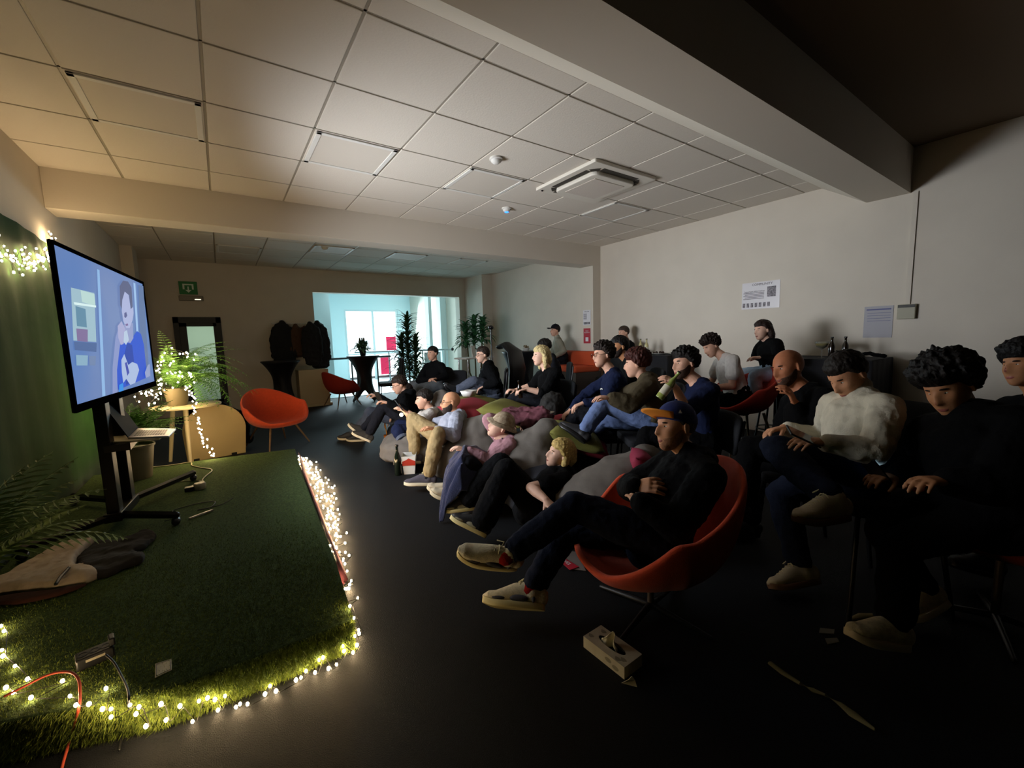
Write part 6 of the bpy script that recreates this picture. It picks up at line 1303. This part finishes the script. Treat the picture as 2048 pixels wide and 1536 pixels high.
# pale things in the dark right foreground
q_ = PZ(1655, 1270, 0.0)
o = quad_on_floor('leaflet', ((1640, 1256), (1669, 1259), (1668, 1268), (1638, 1266)), 0.004, mat('leaflet_dim', '6f6858', 0.8), 'small pale leaflet on the dark floor, the farther of two', 'leaflet')
o = quad_on_floor('leaflet', ((1650, 1277), (1674, 1276), (1679, 1284), (1655, 1289)), 0.004, _M['leaflet_dim'], 'small pale leaflet on the dark floor, the nearer of two', 'leaflet')
o = MB().tube([PZ(x, y, 0.012) for x, y in ((1700, 1240), (1722, 1232), (1745, 1232), (1762, 1244), (1775, 1262), (1788, 1274))], [0.010, 0.018, 0.020, 0.024, 0.030, 0.016], 10, flat=0.010, lat=(0, 1, 0)).obj('curled_scarf', mat('dim_beige', '8a7a4e', 0.9)); tag(o, 'curved beige cloth lying in the dark right foreground', 'cloth')
o = MB().tube([PZ(x, y, 0.01) for x, y in ((1540, 1326), (1565, 1345), (1600, 1367), (1625, 1380), (1650, 1390), (1680, 1408), (1705, 1428), (1748, 1458))], [0.012, 0.014, 0.008, 0.012, 0.004, 0.010, 0.020, 0.004], 8, flat=0.006, lat=(0, 1, 0)).obj('strap', mat('dim_strap', '7a7048', 0.9)); tag(o, 'long narrow pale strap lying in the dark right foreground', 'strap')
# ---- on the platform
m_cab = mat('cable_black', '0d0d0d', 0.5); m_cabw = mat('cable_white', '9c9574', 0.5); m_cabo = mat('cable_orange', 'a8432c', 0.6)
def cable(lab, pts, z, m, r=0.003, name='cable'):
    P = [PZ(x, y, z) if not isinstance(z, (list, tuple)) else PZ(x, y, z[k]) for k, (x, y) in enumerate(pts)]; Q = []
    for i in range(len(P) - 1):
        p0, p1, p2, p3 = P[max(i - 1, 0)], P[i], P[i + 1], P[min(i + 2, len(P) - 1)]
        for u in np.linspace(0, 1, 7)[:-1]: Q.append(0.5 * ((2 * p1) + (-p0 + p2) * u + (2 * p0 - 5 * p1 + 4 * p2 - p3) * u * u + (-p0 + 3 * p1 - 3 * p2 + p3) * u ** 3))
    Q.append(P[-1]); o = MB().tube(Q, r, 8).obj(name, m); tag(o, lab, 'cable'); return o
cable('white cable looping across the turf beside the stand', ((300, 935), (345, 930), (380, 925), (384, 931), (400, 935), (420, 938), (424, 942), (412, 952), (405, 960), (408, 966), (404, 975)), SZ + 0.006, m_cabw, 0.006)
cable('thin white cable lying back from the adapter along the stand foot', ((318, 978), (320, 972), (340, 967), (370, 962), (395, 961), (404, 963)), SZ + 0.006, m_cabw, 0.005)
p = PZ(400, 974, SZ + 0.02); t = thing('power_adapter', 'round white plug adapter at the end of the white cable', 'adapter', tuple(map(float, p))); MB().lathe([(0.042, -0.015), (0.046, 0), (0.046, 0.03), (0.038, 0.04)], 24).obj('adapter_body', mat('adapter_white', '8f8a72', 0.5), t); MB().box((-0.11, -0.03, -0.018), (-0.04, 0.03, 0.02)).obj('socket', m_black, t, smooth=False, bevel=0.004)
cable('tangled thin black cable on the turf in front of the stand', ((330, 1042), (360, 1032), (345, 1022), (375, 1012), (405, 1005), (430, 1003), (420, 1015), (395, 1020), (440, 1010), (465, 996)), SZ + 0.005, m_cab, 0.003)
o = MB().box((-0.085, -0.010, 0), (0.085, 0.010, 0.014), Matrix.Translation(tuple(map(float, PZ(403, 1030, SZ)))) @ Matrix.Rotation(0.55, 4, 'Z')).obj('remote_control', mat('remote_grey', '9a9a8a', 0.4), smooth=False, bevel=0.004); tag(o, 'slim pale remote control on the turf near the black cable', 'remote')
cable('orange cable curling over the turf from the power strip and off the bottom edge', ((10, 1392), (50, 1372), (90, 1352), (120, 1344), (145, 1346), (158, 1362), (160, 1390), (158, 1415), (150, 1445), (140, 1480), (128, 1520), (118, 1560)), [SZ + .03, SZ + .04, SZ + .05, SZ + .05, SZ + .05, SZ + .04, SZ + .02, SZ + .01, .10, .03, .01, .01], m_cabo, 0.0045)
cable('dark cable running from the power strip down to the floor', ((212, 1310), (228, 1325), (242, 1350), (254, 1375), (258, 1400), (254, 1430), (246, 1465), (238, 1500)), [SZ + .05, SZ + .03, SZ + .01, SZ + .01, SZ + .01, .06, .01, .01], m_cab, 0.004)
a_, b_ = PZ(150, 1345, SZ), PZ(228, 1312, SZ); ux = unit(b_ - a_); c = (a_ + b_) / 2 + V3((0, 0.02, 0)); t = thing('power_strip', 'black power strip with a pale stripe lying on the turf', 'power strip', tuple(map(float, c)), math.atan2(ux[1], ux[0])); L_ = float(np.linalg.norm(b_ - a_)) / 2
MB().box((-L_, -0.035, 0), (L_, 0.035, 0.05)).obj('strip_body', m_black, t, smooth=False, bevel=0.006); MB().box((-L_ * 0.5, -0.037, 0.03), (L_ * 0.5, -0.034, 0.04)).obj('pale_stripe', mat('stripe_pale', 'a8a08a', 0.5), t, smooth=False)
for k in range(3): MB().lathe([(0.018, 0.05), (0.018, 0.0515), (0.012, 0.0515), (0.011, 0.046)], 16, Matrix.Translation((-L_ * 0.6 + k * L_ * 0.6, 0, 0)), close=False).obj('outlet', mat('outlet_grey', '2a2a2a', 0.5), t)
MB().box((L_ * 0.75, -0.03, 0.05), (L_ * 1.1, 0.02, 0.085)).obj('plug', m_black, t, smooth=False, bevel=0.005)
pp = [PZ(x, y, SZ + 0.004) for x, y in ((310, 1356), (344, 1340), (343, 1318), (311, 1328))]
t = thing('square_card', 'small square white card with a grey border lying on the turf', 'card'); MB().add(pp, [(0, 1, 2, 3)]).obj('sheet', mat('card_white', 'c9c2a8', 0.6), t, solid=0.003, smooth=False)
cn = sum(pp) / 4
for k in range(4):
    a_, b_ = cn + (pp[k] - cn) * 0.86, cn + (pp[(k + 1) % 4] - cn) * 0.86; MB().tube([a_ + V3((0, 0, .0025)), b_ + V3((0, 0, .0025))], 0.0009, 4).obj('border_line', m_ink, t)
# clothes dropped on the platform: pale jacket with dark garment
def flat_cloth(name, poly, z, h, m, lab, disp=0.02, parent=None):
    """a garment lying down: outline on the platform, puffed by its own thickness"""
    P2 = [PZ(x, y, z) for x, y in poly]; c = sum(P2) / len(P2); mb = MB(); vs = []; fs = []; n = len(P2); rings = [(1.0, 0.004), (0.985, h * 0.55), (0.90, h * 0.9), (0.6, h), (0.25, h * 0.95)]
    for k, hh in rings:
        for p in P2: q_ = c + (p - c) * k; vs.append((q_[0], q_[1], z + hh))
    for j in range(len(rings) - 1):
        for i in range(n): a, b = j * n + i, j * n + (i + 1) % n; fs.append((a, b, b + n, a + n))
    fs.append(tuple(range((len(rings) - 1) * n, len(rings) * n))); fs.append(tuple(range(n))[::-1])
    return mb.add(vs, fs).obj(name, m, parent, remesh=0.008, disp=disp, dscale=0.09, smit=2)
t = thing('pale_jacket', 'pale beige jacket lying flat on the turf at the left edge', 'jacket')
flat_cloth('jacket_body', ((-40, 1195), (5, 1170), (60, 1135), (110, 1105), (150, 1090), (190, 1088), (175, 1105), (155, 1125), (150, 1150), (160, 1150), (190, 1146), (196, 1158), (175, 1172), (110, 1186), (40, 1192), (-20, 1200)), SZ, 0.07, mat('jacket_beige', 'b39f88', 0.9, bump=0.3, bscale=30), '', 0.03, t)
MB().tube([PZ(x, y, SZ + 0.078) for x, y in ((112, 1168), (120, 1155), (132, 1142), (138, 1135))], 0.008, 6).obj('pocket_opening', m_black, t)
o = flat_cloth('dark_trousers', ((152, 1126), (175, 1104), (195, 1090), (230, 1094), (262, 1080), (298, 1066), (312, 1070), (312, 1085), (295, 1098), (270, 1112), (290, 1118), (285, 1130), (255, 1140), (215, 1156), (190, 1160), (160, 1150)), SZ, 0.05, mat('trousers_dark', '1f1a16', 0.95), '', 0.03); tag(o, 'dark garment lying on the turf beyond the pale jacket', 'trousers')
o = flat_cloth('maroon_garment', ((-40, 1205), (60, 1192), (130, 1184), (180, 1172), (150, 1185), (100, 1200), (40, 1212), (-40, 1216)), SZ, 0.03, mat('garment_maroon', '3c1c12', 0.95), '', 0.01); tag(o, 'dark reddish garment edge showing under the pale jacket', 'garment')
# dark bag behind the board
c = PZ(448, 850, 0.0); mb = MB(); x, y = g2(452, 830, 5.75); mb.ball((x, y, 0.30), (0.28, 0.18, 0.30), 18); mb.ball((x - 0.08, y, 0.55), (0.14, 0.1, 0.14), 14); mb.ball((x, y, 0.12), (0.3, 0.2, 0.12), 16); o = mb.obj('backpack', blk, remesh=0.015, disp=0.05, dscale=0.1); tag(o, 'black backpack standing between the curved board and the orange armchair', 'bag')
# pole with microphone, office chair, side table at the rear right
q_ = D(983, 690, 7.6); t = thing('microphone_stand', 'thin black microphone stand rising beside the corner plant', 'stand', (float(q_[0]), float(q_[1]), 0)); MB().tube([(0, 0, 0.02), (0, 0, 1.60)], 0.011, 8).obj('pole', m_black, t); MB().ball((0, 0, 1.63), (0.05, 0.05, 0.04), 12).obj('microphone', m_black, t); MB().lathe([(0.14, 0), (0.14, 0.015), (0.02, 0.03)], 24).obj('base', m_black, t)
q_ = D(1012, 740, 7.2); t = thing('office_chair', 'black high backed office chair with an arched top behind the jacket man', 'chair', (float(q_[0]), float(q_[1]), 0), 0.3)
MB().tube([(0, -0.2, 0.5), (0, -0.26, 0.9), (0, -0.2, 1.2), (0, -0.02, 1.32), (0, 0.12, 1.28)], [0.2, 0.22, 0.2, 0.14, 0.1], 16, flat=[0.04, 0.05, 0.05, 0.05, 0.04], lat=(1, 0, 0)).obj('backrest', m_black, t); MB().prism(rsq(0.24, 0.08), 0.44, 0.52).obj('seat', m_black, t, smooth=False, bevel=0.02); MB().tube([(0, 0, 0.05), (0, 0, 0.44)], 0.03, 10).obj('column', m_chrome, t)
for k in range(5): a = 1.2566 * k; MB().tube([(0, 0, 0.09), (0.28 * math.cos(a), 0.28 * math.sin(a), 0.03)], [0.025, 0.015], 8).obj('base_arm', m_black, t)
q_ = D(947, 706, 9.0); t = thing('side_table', 'narrow white side table on a metal frame under the corner plant', 'table', (float(q_[0]) - 0.1, float(q_[1]) - 0.2, 0), 0.2); MB().box((-0.38, -0.2, 1.02), (0.38, 0.2, 1.05)).obj('tabletop', m_white, t, smooth=False, bevel=0.004)
for x, y in ((-0.3, -0.15), (0.3, -0.15), (-0.3, 0.15), (0.3, 0.15)): MB().tube([(x, y, 0), (x, y, 1.02)], 0.014, 8).obj('leg', m_chrome, t)
t = thing('propped_tablet', 'thin white tablet propped up on the white side table', 'tablet', (float(q_[0]) - 0.12, float(q_[1]) - 0.25, 1.052), 0.6); MB().box((-0.09, -0.008, 0), (0.09, 0.008, 0.24), Matrix.Rotation(-0.15, 4, 'X')).obj('tablet_body', m_white, t, smooth=False, bevel=0.004)
# backpack beside the blonde
x, y = g2(1105, 800, 4.75); mb = MB(); mb.ball((x, y, 0.62), (0.17, 0.13, 0.2), 16); mb.ball((x, y, 0.5), (0.19, 0.15, 0.12), 16); o = mb.obj('rucksack', mat('rucksack_dark', '1a1815', 0.8, bump=0.4, bscale=40), remesh=0.012, disp=0.04, dscale=0.06); tag(o, 'dark rucksack resting beside the blonde woman on the chair edge', 'bag')
